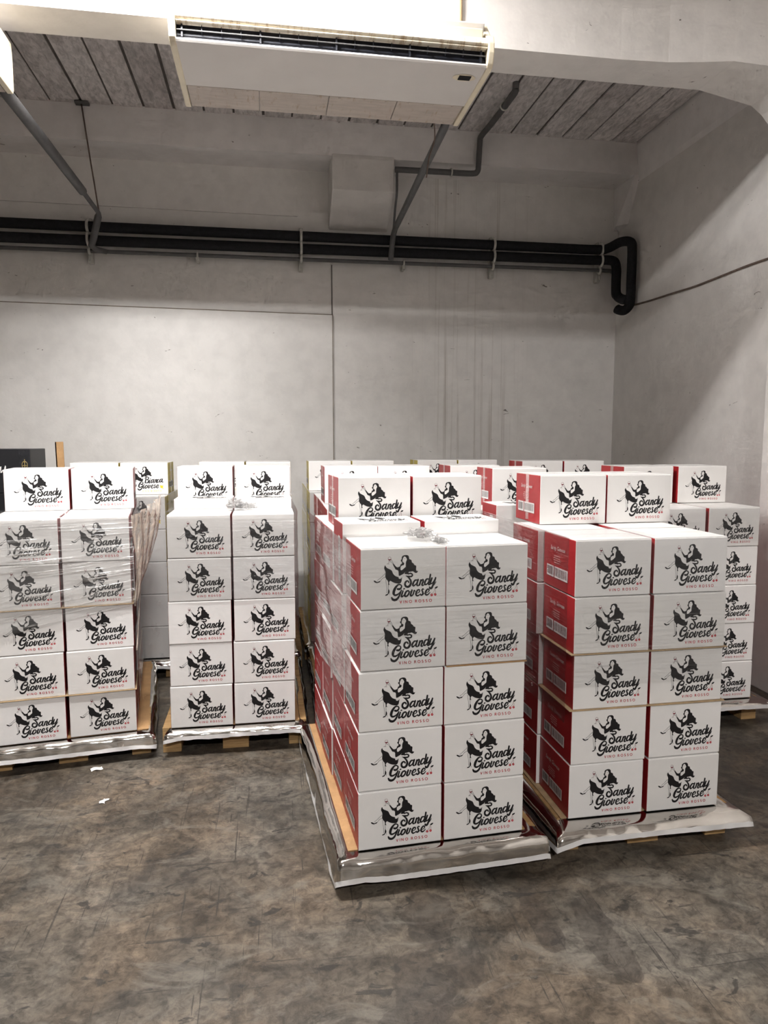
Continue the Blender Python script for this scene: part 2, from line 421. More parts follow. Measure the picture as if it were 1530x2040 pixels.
# panel on the back wall, raised strip above
pn = MB(); pn.v += [(XL, 6.965, 0), (.617, 6.965, 0), (.617, 6.965, 2.943), (-2.37, 6.965, 2.993), (XL, 6.965, 3.05), (XL, YB, 0), (.617, YB, 0), (.617, YB, 2.943), (-2.37, YB, 2.993), (XL, YB, 3.05)]
pn.f += [(0, 1, 2, 3, 4), (4, 3, 8, 9), (3, 2, 7, 8), (2, 1, 6, 7)]; pn.m += [0] * 4
struct('trim_5', pn.mesh('wall_panel', 'wall_paint', bevel=0), 'large flat painted panel standing proud of the back wall')
rc = MB(); rc.v += [(XL, 6.985, 3.90), (.294, 6.985, 3.852), (.294, 6.985, 4.276), (XL, 6.985, 4.276), (XL, YB, 3.90), (.294, YB, 3.852), (.294, YB, 4.276)]
rc.f += [(0, 1, 2, 3), (0, 4, 5, 1), (1, 5, 6, 2)]; rc.m += [0] * 3
struct('trim_6', rc.mesh('wall_step', 'wall_paint'), 'thin raised plaster field under the back beam')
# plastered box with sloping underside
bx = MB(); bx.prism([(6.6, 4.30), (6.59, 4.26), (6.59, 3.985), (6.75, 3.885), (6.90, 3.80), (7.01, 3.74), (7.01, 4.30)], .59, 1.157)
struct('trim_7', bx.mesh('duct_box', 'wall_paint_side', bevel=.012), 'white plastered duct box with sloping underside')
# strip coloured as shadow along the panel edge / vertical joint on the back wall
gp = MB(); gp.v += [(XL, 6.962, 3.054), (.621, 6.962, 2.943), (.621, 6.962, 2.950), (XL, 6.962, 3.061), (XL, YB, 3.054), (.621, YB, 2.943), (.621, YB, 2.950), (XL, YB, 3.061)]
gp.f += [(0, 1, 2, 3), (3, 2, 6, 7), (0, 4, 5, 1)]; gp.m += [0] * 3
gp.box(.616, .622, 6.962, YB, 0, 2.95)
struct('trim_10', gp.mesh('panel_edge_shadow', 'panel_edge_shadow'), 'dark strip drawn as the shadow line along the wall panel edges')
struct('trim_8', MB().box(.613, .621, 6.992, YB, 2.943, 3.42).mesh('wall_joint', 'slab_joint'), 'thin dark vertical joint above the wall panel')

# ------------------------------------------------------------------ lamps (housing, tubes, light)
def lamp(x, y, z, ln, power, label):
    t = thing('batten_lamp', label, 'lamp', (x, y, z))
    obj('housing', MB().box(-ln / 2 - .03, ln / 2 + .03, -.06, .06, .03, .08).mesh('housing', 'lamp_housing', bevel=.006), t)
    for sx in (-.3, .3): obj('stem', MB().tube([(sx, 0, .075), (sx, 0, ZS - z + .01)], .008).mesh('stem', 'zinc', True), t)
    for s in (-1, 1): obj('lamp_tube', MB().tube([(-ln / 2, .035 * s, .012), (ln / 2, .035 * s, .012)], .013).mesh('lamp_tube', 'lamp_tube', True), t)
    ld = bpy.data.lights.new('tube_light', 'AREA'); ld.shape = 'RECTANGLE'; ld.size = ln; ld.size_y = .10
    ld.energy = power[0]; ld.color = LAMP_COL; ld.spread = R(180)
    lo = bpy.data.objects.new('tube_light', ld); C.objects.link(lo); lo.parent = t; lo.location = (0, 0, -.006)
    # the tubes shine sideways and up as well
    for s in (-1, 1):
        l2 = bpy.data.lights.new('tube_glow', 'AREA'); l2.shape = 'RECTANGLE'; l2.size = ln; l2.size_y = .06
        l2.energy = power[1 if s == 1 else 2]; l2.color = LAMP_COL
        o2 = bpy.data.objects.new('tube_glow', l2); C.objects.link(o2); o2.parent = t; o2.location = (0, .066 * s, .02); o2.rotation_euler = (R(90) * s, 0, 0)
for a in LAMPS: lamp(*a)

# ------------------------------------------------------------------ air conditioners
def air_conditioner(x0, x1, label, badge):
    """suspended unit, outlet towards the viewer; local y 0 = front (world Y 3.70), z 0 = underside (3.65)"""
    W = x1 - x0
    t = thing('air_conditioner', label, 'air conditioner', (x0, 3.70, 3.65))
    body = MB().prism([(.16, .012), (.69, .012), (.70, .05), (.70, .26), (.10, .26), (.06, .24)], .03, W - .03).mesh('housing', 'ac_white', bevel=.006)
    obj('housing', body, t)
    # underside sheet
    obj('bottom_panel', MB().prism([(.02, .0), (.012, .01), (.02, .02), (.445, .02), (.445, 0)], .03, W - .03).mesh('bottom_panel', 'ac_white', bevel=.002), t)
    pw = (W - .07) / 4
    for i in range(4):
        p = obj('intake_panel', MB().box(.034 + i * pw + .002, .034 + (i + 1) * pw - .002, .45, .69, .001, .02).mesh('intake_panel', 'ac_dirty', bevel=.002), t)
        for sx in (.06, pw - .06):
            obj('latch', MB().tube([(.034 + i * pw + sx, .465, -.001), (.034 + i * pw + sx, .465, .004)], .008).mesh('latch', 'ac_dirty'), p)
    # dark outlet cavity, louvres, fins
    obj('outlet_cavity', MB().prism([(.03, .02), (.16, .02), (.16, .13), (.07, .13)], .03, W - .03).mesh('outlet_cavity', 'ac_dark'), t)
    obj('louvre', MB().prism([(-.004, .086), (.03, .083), (.03, .086), (-.004, .090)], .035, W - .035).mesh('louvre', 'ac_rust'), t)
    obj('guard_bar', MB().prism([(.012, .052), (.018, .052), (.018, .056), (.012, .056)], .035, W - .035).mesh('guard_bar', 'pipe_grey'), t)
    nf = 17
    for i in range(nf):
        xx = .06 + (W - .12) * i / (nf - 1)
        obj('fin', MB().box(xx - (.004 if i % 4 == 0 else .0015), xx + (.004 if i % 4 == 0 else .0015), .018, .06, .024 if i % 4 == 0 else .05, .082).mesh('fin', 'ac_dark'), t)
    # stained lip and shelf above the outlet
    obj('upper_lip', MB().prism([(-.012, .103), (-.002, .096), (.09, .10), (.10, .15), (.03, .152), (.002, .135)], .028, W - .028).mesh('upper_lip', 'ac_rust', bevel=.003), t)
    obj('top_shelf', MB().prism([(.03, .150), (.028, .19), (.04, .20), (.11, .20), (.11, .15)], .0, W - .05).mesh('top_shelf', 'ac_cream', bevel=.003), t)
    # end caps with rounded front
    prof = [(.0, .012), (-.018, .06), (-.020, .105), (-.004, .145), (.05, .175), (.12, .262), (.70, .262), (.712, .20), (.712, .02), (.695, -.004), (.05, -.006), (.02, -.002)]
    for a, b_ in ((0, .032), (W - .032, W)):
        obj('end_cap', MB().prism(prof, a, b_).mesh('end_cap', 'ac_cream', bevel=.006), t)
    if badge:
        bd = MB(); cx, cy = badge[0] - x0, badge[1] - 3.70
        bd.v += [(cx, cy, -.002)] + [(cx + .062 * math.cos(a), cy + .035 * math.sin(a), -.002) for a in [2 * PI * i / 24 for i in range(24)]]
        for i in range(24): bd.f.append((0, 1 + i, 1 + (i + 1) % 24)); bd.m.append(0)
        bd.box(cx - .03, cx + .035, cy - .022, cy + .022, -.004, -.002, 1)
        obj('badge', bd.mesh('badge', ['ac_cream', 'pipe_black']), t)
    for xx in (.12, W - .12):
        obj('hanger_rod', MB().tube([(xx, .35, .25), (xx, .35, .30 if xx > 0 else .3)], .006).mesh('hanger_rod', 'zinc'), t)
    return t
ac1 = air_conditioner(-.445, 1.165, 'long white ceiling air conditioner hanging under the cross beam', (1.045, 3.83))
ac2 = air_conditioner(-2.96, -1.368, 'cream end of a second air conditioner at the left edge', None)

# ------------------------------------------------------------------ pipes on the back wall
def pipe(name, label, pts, r, mat, cat='pipe', seg=12, smooth_n=0, group=None):
    if smooth_n: pts = bez(pts, smooth_n)
    o = obj(name, MB().tube(pts, r, seg).mesh(name, mat, True))
    return tag(o, label, cat, group)
Yp = 6.88
pipe('insulated_pipe', 'upper black insulated pipe along the back wall ending in a long drop',
     [(XL, Yp, 3.646), (-3, Yp, 3.644), (0, Yp, 3.642), (2.6, Yp, 3.641), (3.25, Yp, 3.641), (3.36, 6.83, 3.645), (3.43, 6.70, 3.675), (3.475, 6.59, 3.645), (3.485, 6.57, 3.56), (3.485, 6.57, 3.3), (3.485, 6.57, 3.13), (3.475, 6.57, 3.05), (3.43, 6.58, 3.0), (3.385, 6.60, 3.005), (3.37, 6.62, 3.02)], .045, 'pipe_black', smooth_n=5, seg=16)
pipe('insulated_pipe', 'lower black insulated pipe along the back wall with short drop',
     [(XL, Yp, 3.522), (-3, Yp, 3.521), (0, Yp, 3.527), (2.6, Yp, 3.536), (3.25, Yp, 3.538), (3.36, 6.85, 3.538), (3.42, 6.80, 3.51), (3.435, 6.78, 3.43), (3.435, 6.78, 3.3), (3.44, 6.77, 3.19), (3.46, 6.70, 3.13), (3.48, 6.62, 3.11)], .046, 'pipe_black', smooth_n=5, seg=16)
pipe('conduit', 'thin grey conduit under the black insulated pipes',
     [(XL, 6.9, 3.435), (0, 6.9, 3.437), (2.6, 6.9, 3.444), (3.35, 6.9, 3.446), (3.44, 6.9, 3.44), (3.465, 6.9, 3.41), (3.467, 6.9, 3.3), (3.468, 6.9, 3.21), (3.49, 6.89, 3.18), (3.53, 6.88, 3.17)], .018, 'pipe_grey', smooth_n=5)
# pipe clamps: strip with half rings
CL = [(-1.574, 'left end'), (.321, 'middle'), (2.196, 'right part'), (3.316, 'right end near the drop')]
for i, (x, wh) in enumerate(CL):
    t = thing('pipe_clamp', 'zinc clamp around the black pipes at the ' + wh, 'pipe clamp', (x, 6.93, 3.40), 0, 'pipe clamps')
    obj('rail', MB().box(-.020, .020, .0, .07, -.06, .33).mesh('rail', 'zinc', bevel=.003), t)
    for zc, r in ((.243, .052), (.133, .053), (.042, .026)):
        mb = MB()
        pts = [(0, -.05 + math.cos(a) * r, zc + math.sin(a) * r) for a in [2 * PI * k / 20 for k in range(21)]]
        if r < .03: pts = [(0, p[1] + .02, p[2]) for p in pts]
        mb.tube(pts, .013, 8, caps=False)
        obj('ring', mb.mesh('ring', 'zinc', True), t)
    obj('bolt', MB().tube([(0, -.02, .30), (0, -.02, .325)], .009, 6).tube([(0, -.03, -.01), (0, -.03, -.045)], .009, 6).mesh('bolt', 'zinc'), t)
for x, wh in ((-.628, 'left of the middle clamp'), (1.304, 'right of the duct box')):
    t = thing('conduit_clip', 'small pale clip holding the thin conduit ' + wh, 'pipe clip', (x, 6.9, 3.44), 0, 'conduit clips')
    obj('band', MB().tube([(0, math.cos(a) * .024, math.sin(a) * .024) for a in [2 * PI * k / 16 for k in range(17)]], .009, 8, caps=False).mesh('band', 'zinc', True), t)
    obj('foot', MB().box(-.013, .013, -.02, .1, -.06, -.022).mesh('foot', 'zinc', bevel=.003), t)
# drain pipes from the air conditioners
pipe('drain_pipe', 'grey drain pipe sloping from the long air conditioner to the wall pipes',
     [(1.10, 4.36, 3.70), (1.103, 4.50, 3.675), (1.13, 5.3, 3.68), (1.172, 6.62, 3.68), (1.178, 6.76, 3.66), (1.175, 6.80, 3.60), (1.16, 6.80, 3.44)], .026, 'pipe_grey')
pipe('drain_pipe', 'grey drain pipe sloping from the cream end of the second air conditioner',
     [(-1.43, 4.38, 3.69), (-1.418, 4.46, 3.67), (-1.415, 5.2, 3.675), (-1.413, 5.9, 3.678), (-1.413, 6.05, 3.68)], .034, 'pipe_grey')
pipe('drain_elbow', 'thin end of the left drain pipe bending down over the black pipes',
     [(-1.413, 6.04, 3.68), (-1.412, 6.58, 3.675), (-1.43, 6.64, 3.665), (-1.50, 6.76, 3.52), (-1.53, 6.80, 3.46), (-1.50, 6.84, 3.435), (-1.42, 6.88, 3.43)], [.018, .018, .03, .03, .03, .026, .022], 'pipe_grey')
rod = thing('hanger_rod', 'thin rusty rod hanging from the ceiling to the left drain pipe', 'rod', (-1.515, 6.57, ZS))
obj('plate', MB().box(-.05, .06, -.03, .03, -.02, 0).mesh('plate', 'pipe_grey', bevel=.003), rod)
obj('wire', MB().tube([(0, 0, -.01), (.05, .015, -.45), (.102, .03, -.885)], .006, 8).mesh('wire', 'rust_wire', True), rod)
pipe('loose_wire', 'short loose wire dangling behind the long air conditioner', [(1.01, 4.38, 3.68), (1.03, 4.44, 3.58), (1.00, 4.46, 3.48), (.985, 4.46, 3.36)], .004, 'rust_wire', 'wire', 6, 4)
pipe('ceiling_conduit', 'dark grey pipe from the ceiling hole down to the duct box',
     [(1.975, 5.68, ZS + .01), (1.98, 5.70, 4.53), (1.98, 5.76, 4.505), (1.965, 6.3, 4.505), (1.95, 6.53, 4.50), (1.945, 6.555, 4.45), (1.935, 6.555, 4.26), (1.925, 6.555, 4.20), (1.87, 6.555, 4.178), (1.6, 6.555, 4.176), (1.157, 6.56, 4.174)], .026, 'pipe_grey', smooth_n=4)
for p, ax in (((1.972, 5.95, 4.505), 'y'), ((1.68, 6.556, 4.176), 'x')):
    t = thing('pipe_hanger', 'small clip on the dark ceiling pipe ' + ('under the tile strips' if ax == 'y' else 'beside the duct box'), 'pipe clip', p, 0, 'ceiling pipe clips')
    r = .032
    pts = [((math.cos(a) * r, 0, math.sin(a) * r) if ax == 'y' else (0, math.cos(a) * r, math.sin(a) * r)) for a in [2 * PI * k / 16 for k in range(17)]]
    obj('band', MB().tube(pts, .007, 8, caps=False).mesh('band', 'zinc', True), t)
    obj('stem', (MB().tube([(0, 0, .03), (0, 0, .062)], .006, 8) if ax == 'y' else MB().tube([(0, .03, 0), (0, .06, .0)], .006, 8)).mesh('stem', 'zinc'), t)
pipe('box_cable', 'thin dark cable running down the side of the duct box', [(1.175, 6.56, 4.17), (1.178, 6.58, 3.98), (1.186, 6.72, 3.87), (1.18, 6.78, 3.66)], .011, 'pipe_grey', 'cable', 8, 4)
pipe('wall_cable', 'thin brown cable stapled along the right wall', [(3.548, 6.62, 3.06), (3.549, 6.3, 3.045), (3.549, 5.92, 3.036), (3.549, 5.6, 3.028), (3.549, 5.28, 3.033), (3.549, 4.9, 3.04), (3.549, 4.44, 3.03)], .009, 'rust_wire', 'cable', 8, 5)
pipe('beam_cable', 'thin cable running up the cross beam beside the long air conditioner', [(1.115, 4.165, 3.9), (1.115, 4.165, 4.3), (1.115, 4.165, ZS)], .008, 'kraft_board_dull', 'cable', 8)

# ================================================================== CARTONS
W_, H_, T_ = .338, .234, .314
PITCH = .2385
# ---- print on the long face, traced in two zoom frames and squared up
def homog(src, dst):
    A = []
    for (x, y), (u, v) in zip(src, dst):
        A.append([x, y, 1, 0, 0, 0, -u * x, -u * y]); A.append([0, 0, 0, x, y, 1, -v * x, -v * y])
    b_ = np.array([c for d in dst for c in d], float)
    h = np.linalg.solve(np.array(A, float), b_); return np.append(h, 1).reshape(3, 3)
HM = homog([(712.6, 1578.2), (880.3, 1558.8), (880.0, 1671.2), (713.2, 1691.8)], [(0, 1), (1, 1), (1, 0), (0, 0)])
def face_pt(p, frame):
    ox, oy, s = ((730, 1575, 15.3), (765, 1605, 14.571))[frame]
    q = HM @ np.array([ox + p[0] / s, oy + p[1] / s, 1]); return q[0] / q[2], q[1] / q[2]
INK = ['ink_black', 'ink_white', 'ink_red', 'ink_wine', 'ink_yellow']
class Print:
    def __init__(s): s.mb = MB()
    def P(s, uv, lay): return (-W_ / 2 + uv[0] * W_, -T_ / 2 - .0005 - .00025 * lay, uv[1] * (H_ + .001))
    def fill(s, pts, fr, mi=0, lay=0, smooth=True, n=3):
        if smooth:
            p = [pts[-1]] + list(pts) + [pts[0], pts[1]]
            q = bez(p, n)[n:-(n * 1) - 1]
            pts = q
        uv = [face_pt(p, fr) for p in pts]
        tri = tessellate_polygon([[Vector((u, v, 0)) for u, v in uv]]); b = len(s.mb.v)
        s.mb.v += [s.P(u, lay) for u in uv]
        for t in tri:
            a, b1, c = (Vector((*uv[i], 0)) for i in t)
            t = t if (b1 - a).cross(c - a).z > 0 else t[::-1]
            s.mb.f.append(tuple(b + i for i in t)); s.mb.m.append(mi)
    def stroke(s, pts, wd, fr, mi=0, lay=0, n=6, cap=True, off=(0, 0)):
        ws = [w_ * 1.2 + 2 for w_ in wd] if isinstance(wd, (list, tuple)) else [wd] * len(pts)
        q = bez([(p[0] + off[0], p[1] + off[1], w_) for p, w_ in zip(pts, ws)], n) if len(pts) > 2 else [np.array((p[0] + off[0], p[1] + off[1], w_)) for p, w_ in zip(pts, ws)]
        m = len(q); left = []; right = []
        for i in range(m):
            d = q[min(i + 1, m - 1)][:2] - q[max(i - 1, 0)][:2]; d = d / (np.linalg.norm(d) + 1e-9)
            nn = np.array([-d[1], d[0]]) * max(q[i][2], 1) / 2
            left.append(q[i][:2] + nn); right.append(q[i][:2] - nn)
        b = len(s.mb.v)
        for l, r in zip(left, right): s.mb.v += [s.P(face_pt(l, fr), lay), s.P(face_pt(r, fr), lay)]
        for i in range(m - 1): s.mb.f.append((b + 2 * i, b + 2 * i + 2, b + 2 * i + 3, b + 2 * i + 1)); s.mb.m.append(mi)
        if cap:
            for e in (q[0], q[-1]): s.disc(e[:2], e[2] / 2, fr, mi, lay)
    def disc(s, c, r, fr, mi=0, lay=0, n=12):
        b = len(s.mb.v)
        s.mb.v += [s.P(face_pt((c[0] + r * math.cos(2 * PI * k / n), c[1] - r * math.sin(2 * PI * k / n)), fr), lay) for k in range(n)]
        s.mb.f.append(tuple(range(b, b + n))); s.mb.m.append(mi)
def woman(p):
    f = 0
    p.fill([(950, 190), (975, 145), (1030, 115), (1100, 103), (1150, 122), (1172, 165), (1176, 212), (1232, 228), (1252, 265), (1256, 300), (1312, 332), (1332, 372), (1378, 380), (1388, 420), (1380, 490), (1402, 535), (1434, 518), (1430, 555), (1400, 588), (1350, 590), (1308, 562), (1262, 553), (1220, 572), (1165, 578), (1150, 640), (1070, 650), (1020, 640), (970, 670), (870, 715), (860, 600), (835, 555), (775, 545), (740, 490), (690, 405), (710, 380), (770, 445), (825, 478), (905, 440), (915, 390), (965, 355), (950, 310), (925, 290), (930, 255), (955, 235)], f, 0, 0, n=2)
    p.fill([(985, 225), (1010, 170), (1040, 150), (1070, 165), (1095, 200), (1105, 240), (1085, 280), (1075, 320), (1070, 400), (1068, 440), (1020, 490), (970, 535), (930, 548), (915, 510), (925, 450), (970, 410), (1010, 395), (1022, 330), (985, 315), (975, 290), (978, 250)], f, 1, 1)
    p.fill([(962, 330), (1022, 326), (1024, 372), (1000, 405), (960, 385)], f, 0, 2)
    p.stroke([(1030, 215), (1045, 208), (1058, 218)], 7, f, 0, 2, 3); p.stroke([(1000, 285), (1020, 290)], 7, f, 2, 2)
    p.stroke([(640, 268), (672, 318), (712, 388)], 9, f); p.stroke([(615, 325), (650, 345), (694, 405)], 8, f); p.stroke([(580, 345), (605, 330), (620, 340)], 7, f, 0, 0, 3)
    p.stroke([(566, 208), (550, 250), (562, 290), (592, 303), (622, 288), (638, 245), (628, 208)], 7, f, 3); p.stroke([(566, 207), (600, 202), (628, 208)], 6, f, 3)
    p.fill([(549, 262), (590, 268), (637, 250), (626, 285), (592, 303), (560, 290)], f, 3, 1)
    p.stroke([(590, 303), (570, 345), (556, 395)], 7, f, 3); p.stroke([(514, 408), (548, 398), (582, 400)], 9, f, 0)
    p.fill([(470, 445), (482, 482), (520, 520), (600, 550), (650, 575), (680, 620), (700, 670), (760, 725), (830, 745), (865, 755), (862, 790), (920, 795), (966, 745), (960, 790), (945, 880), (900, 930), (830, 936), (740, 925), (670, 900), (625, 875), (600, 890), (580, 930), (590, 975), (605, 990), (565, 990), (555, 950), (540, 880), (500, 845), (465, 760), (475, 670), (465, 610), (440, 560), (435, 510), (450, 465)], f, 0, 0, n=2)
    p.fill([(1060, 585), (1030, 645), (1090, 648), (1100, 662), (1050, 685), (985, 688), (925, 748), (872, 772), (860, 745), (880, 718), (960, 678), (1015, 640)], f, 1, 2)
    p.stroke([(880, 775), (905, 760), (925, 775)], 6, f, 1, 2, 3)
    p.stroke([(465, 680), (405, 738), (330, 815), (235, 892)], 9, f); p.stroke([(470, 785), (420, 805), (372, 838), (318, 905)], 9, f)
    p.fill([(122, 912), (165, 906), (212, 930), (255, 928), (300, 905), (322, 910), (302, 940), (240, 960), (190, 967), (150, 948)], f)
    p.stroke([(225, 960), (222, 990)], 6, f)
    p.stroke([(482, 850), (495, 960), (513, 1080), (516, 1235)], 9, f); p.stroke([(553, 960), (562, 1060), (556, 1180)], 11, f)
    p.fill([(466, 1305), (488, 1272), (540, 1245), (552, 1170), (570, 1118), (597, 1170), (586, 1222), (562, 1252), (545, 1282), (492, 1306)], f)
    p.stroke([(588, 1200), (596, 1275)], 8, f)
LET = {
 'S': [([(585, 172), (640, 150), (692, 165), (700, 205), (660, 236), (590, 240), (540, 236)], [26, 30, 34, 34, 34, 34, 22]),
       ([(520, 225), (585, 262), (640, 320), (662, 385), (650, 450), (610, 505), (555, 524), (510, 500), (492, 455), (508, 400), (550, 365), (588, 372), (600, 400)], [14, 30, 44, 48, 50, 50, 48, 50, 44, 42, 36, 34, 30])],
 'a': [([(842, 318), (790, 322), (745, 372), (718, 435), (728, 478), (762, 468), (812, 415), (842, 350)], [26, 34, 40, 42, 40, 30, 22, 22]),
       ([(868, 300), (842, 385), (834, 450), (862, 468), (905, 438)], [36, 38, 40, 30, 18])],
 'n': [([(945, 308), (925, 380), (902, 445)], [36, 38, 40]), ([(918, 405), (962, 325), (1002, 292), (1012, 330), (988, 395), (978, 440), (1002, 452), (1038, 428)], [16, 24, 36, 40, 40, 38, 30, 18])],
 'd': [([(1172, 265), (1112, 270), (1072, 330), (1054, 390), (1074, 420), (1122, 398), (1160, 340)], [26, 34, 40, 42, 38, 26, 20]),
       ([(1217, 140), (1198, 250), (1170, 360), (1168, 412), (1202, 408), (1228, 380)], [38, 40, 42, 38, 28, 20])],
 'y': [([(1262, 228), (1230, 318), (1218, 372), (1248, 384), (1302, 328), (1350, 235)], [34, 40, 42, 30, 22, 18]),
       ([(1368, 212), (1328, 330), (1285, 435), (1250, 500), (1210, 512), (1195, 480)], [34, 40, 42, 46, 46, 34]), ([(1285, 440), (1335, 395), (1380, 318)], [18, 16, 12])],
 'G': [([(285, 602), (335, 602), (382, 562), (393, 505), (350, 476), (290, 492), (232, 560), (186, 650), (172, 728), (198, 770), (245, 768), (300, 738), (350, 688), (388, 632)], [46, 46, 36, 30, 28, 36, 50, 60, 58, 46, 40, 32, 26, 22]),
       ([(392, 625), (345, 752), (292, 850), (222, 902), (152, 896), (118, 850)], [30, 36, 44, 52, 56, 36])],
 'i': [([(436, 645), (402, 750), (392, 798), (430, 790), (478, 735)], [34, 38, 40, 28, 16]), ([(452, 592), (476, 578)], [22, 30])],
 'o': [([(592, 622), (535, 648), (496, 715), (490, 775), (528, 782), (582, 738), (612, 670), (592, 622)], [30, 36, 42, 40, 36, 36, 36, 30]), ([(600, 640), (628, 655), (662, 640)], [16, 14, 12])],
 'v': [([(692, 600), (664, 690), (650, 742), (674, 760), (722, 715), (752, 622), (765, 605), (790, 630)], [36, 40, 42, 32, 30, 34, 28, 12])],
 'e': [([(822, 682), (880, 655), (910, 610), (900, 578), (860, 584), (820, 642), (806, 702), (832, 742), (885, 728), (940, 680)], [14, 18, 28, 32, 34, 40, 42, 38, 26, 14])],
 's': [([(1030, 560), (1005, 545), (978, 580), (1000, 638), (1002, 684), (962, 716), (930, 705)], [20, 28, 34, 40, 40, 36, 30]), ([(1002, 690), (1045, 665), (1085, 630)], [16, 12, 12])],
 'E': [([(1092, 645), (1150, 618), (1180, 572), (1168, 542), (1130, 548), (1090, 604), (1076, 665), (1102, 702), (1155, 682), (1205, 622)], [14, 18, 28, 32, 34, 40, 42, 38, 26, 14])],
}
def caps(p, txt, x, y, mi, dx, h=68, wd=15):
    """small upright sans capitals on the slanting baseline"""
    up = np.array([-.03, -1.0]) * h; rt = np.array([1.0, -.128])
    def pt(o, a, b): return tuple(o + rt * a + up * b)
    G = {'V': [[(0, 1), (26, 0), (52, 1)]], 'I': [[(8, 0), (8, 1)]], 'N': [[(0, 0), (0, 1), (54, 0), (54, 1)]],
         'O': [[(36 + 36 * math.cos(a), .5 + .5 * math.sin(a)) for a in [2 * PI * k / 14 for k in range(15)]]],
         'R': [[(0, 0), (0, 1), (30, 1), (42, .78), (30, .52), (2, .5)], [(22, .5), (46, 0)]],
         'S': [[(40, .88), (22, 1), (4, .82), (10, .6), (34, .42), (42, .2), (22, 0), (0, .12)]],
         'B': [[(0, 0), (0, 1), (30, 1), (38, .76), (26, .52), (2, .52)], [(26, .52), (46, .28), (30, 0), (0, 0)]],
         'A': [[(0, 0), (26, 1), (52, 0)], [(10, .32), (42, .32)]], 'C': [[(58, .82), (36, 1), (8, .8), (0, .5), (8, .2), (36, 0), (58, .18)]]}
    o = np.array([x, y], float)
    for ch in txt:
        if ch == ' ': o = o + rt * 55; continue
        for st in G[ch]:
            pts = [pt(o, *q) for q in st]
            if ch in 'OSC': p.stroke(pts, wd, 1, mi, 0, 3, False)
            else:
                for a, b_ in zip(pts, pts[1:]): p.stroke([a, b_], wd, 1, mi, 0)
        o = o + rt * dx[ch]
DX = {'V': 98, 'I': 55, 'N': 112, 'O': 118, 'R': 96, 'S': 92, 'B': 90, 'A': 96, 'C': 104}
def logo_mesh(kind):
    p = Print(); woman(p)
    if kind == 'rosso':
        for ch in 'Sandy':
            for pts, wd in LET[ch]: p.stroke(pts, wd, 1)
    else:
        # B i a n c a
        p.stroke([(560, 250), (530, 380), (500, 500)], [34, 42, 46], 1)
        p.stroke([(490, 290), (545, 215), (640, 190), (690, 235), (640, 310), (575, 335)], [22, 28, 36, 40, 34, 24], 1)
        p.stroke([(590, 335), (670, 350), (670, 430), (600, 495), (520, 500)], [24, 36, 44, 40, 28], 1)
        for pts, wd in LET['i']: p.stroke(pts, wd, 1, off=(310, -310))
        for pts, wd in LET['a']: p.stroke(pts, wd, 1, off=(88, -20))
        for pts, wd in LET['n']: p.stroke(pts, wd, 1, off=(90, -25))
        p.stroke([(1210, 270), (1180, 255), (1135, 300), (1112, 370), (1130, 405), (1180, 390), (1225, 345)], [30, 32, 38, 42, 40, 28, 14], 1)
        for pts, wd in LET['a']: p.stroke(pts, wd, 1, off=(525, -95))
    for ch in 'Giovese'[:6] + 'E':
        for pts, wd in LET[ch]: p.stroke(pts, wd, 1)
    if kind == 'rosso':
        p.stroke([(1345, 512), (1366, 565), (1364, 640)], 8, 1, 3); p.stroke([(1345, 512), (1322, 590), (1270, 655)], 7, 1, 3)
        p.fill([(1338, 492), (1380, 456), (1432, 444), (1416, 482), (1370, 512)], 1)
        p.disc((1255, 690), 36, 1, 2, 0, 16); p.disc((1355, 668), 36, 1, 2, 0, 16)
        p.disc((1250, 684), 9, 1, 1, 1, 8); p.disc((1352, 662), 9, 1, 1, 1, 8)
        caps(p, 'VINO ROSSO', 350, 985, 2, DX)
    else:
        p.disc((1335, 620), 74, 1, 4, 0, 16); p.disc((1405, 560), 26, 1, 4, 0, 10); p.disc((1270, 560), 26, 1, 4, 0, 10); p.disc((1400, 690), 26, 1, 4, 0, 10)
        caps(p, 'VINO BIANCO', 350, 985, 4, DX)
    return p.mb.mesh('printed_logo', INK, fix=False)
LOGO = {'rosso': logo_mesh('rosso'), 'bianca': logo_mesh('bianca')}
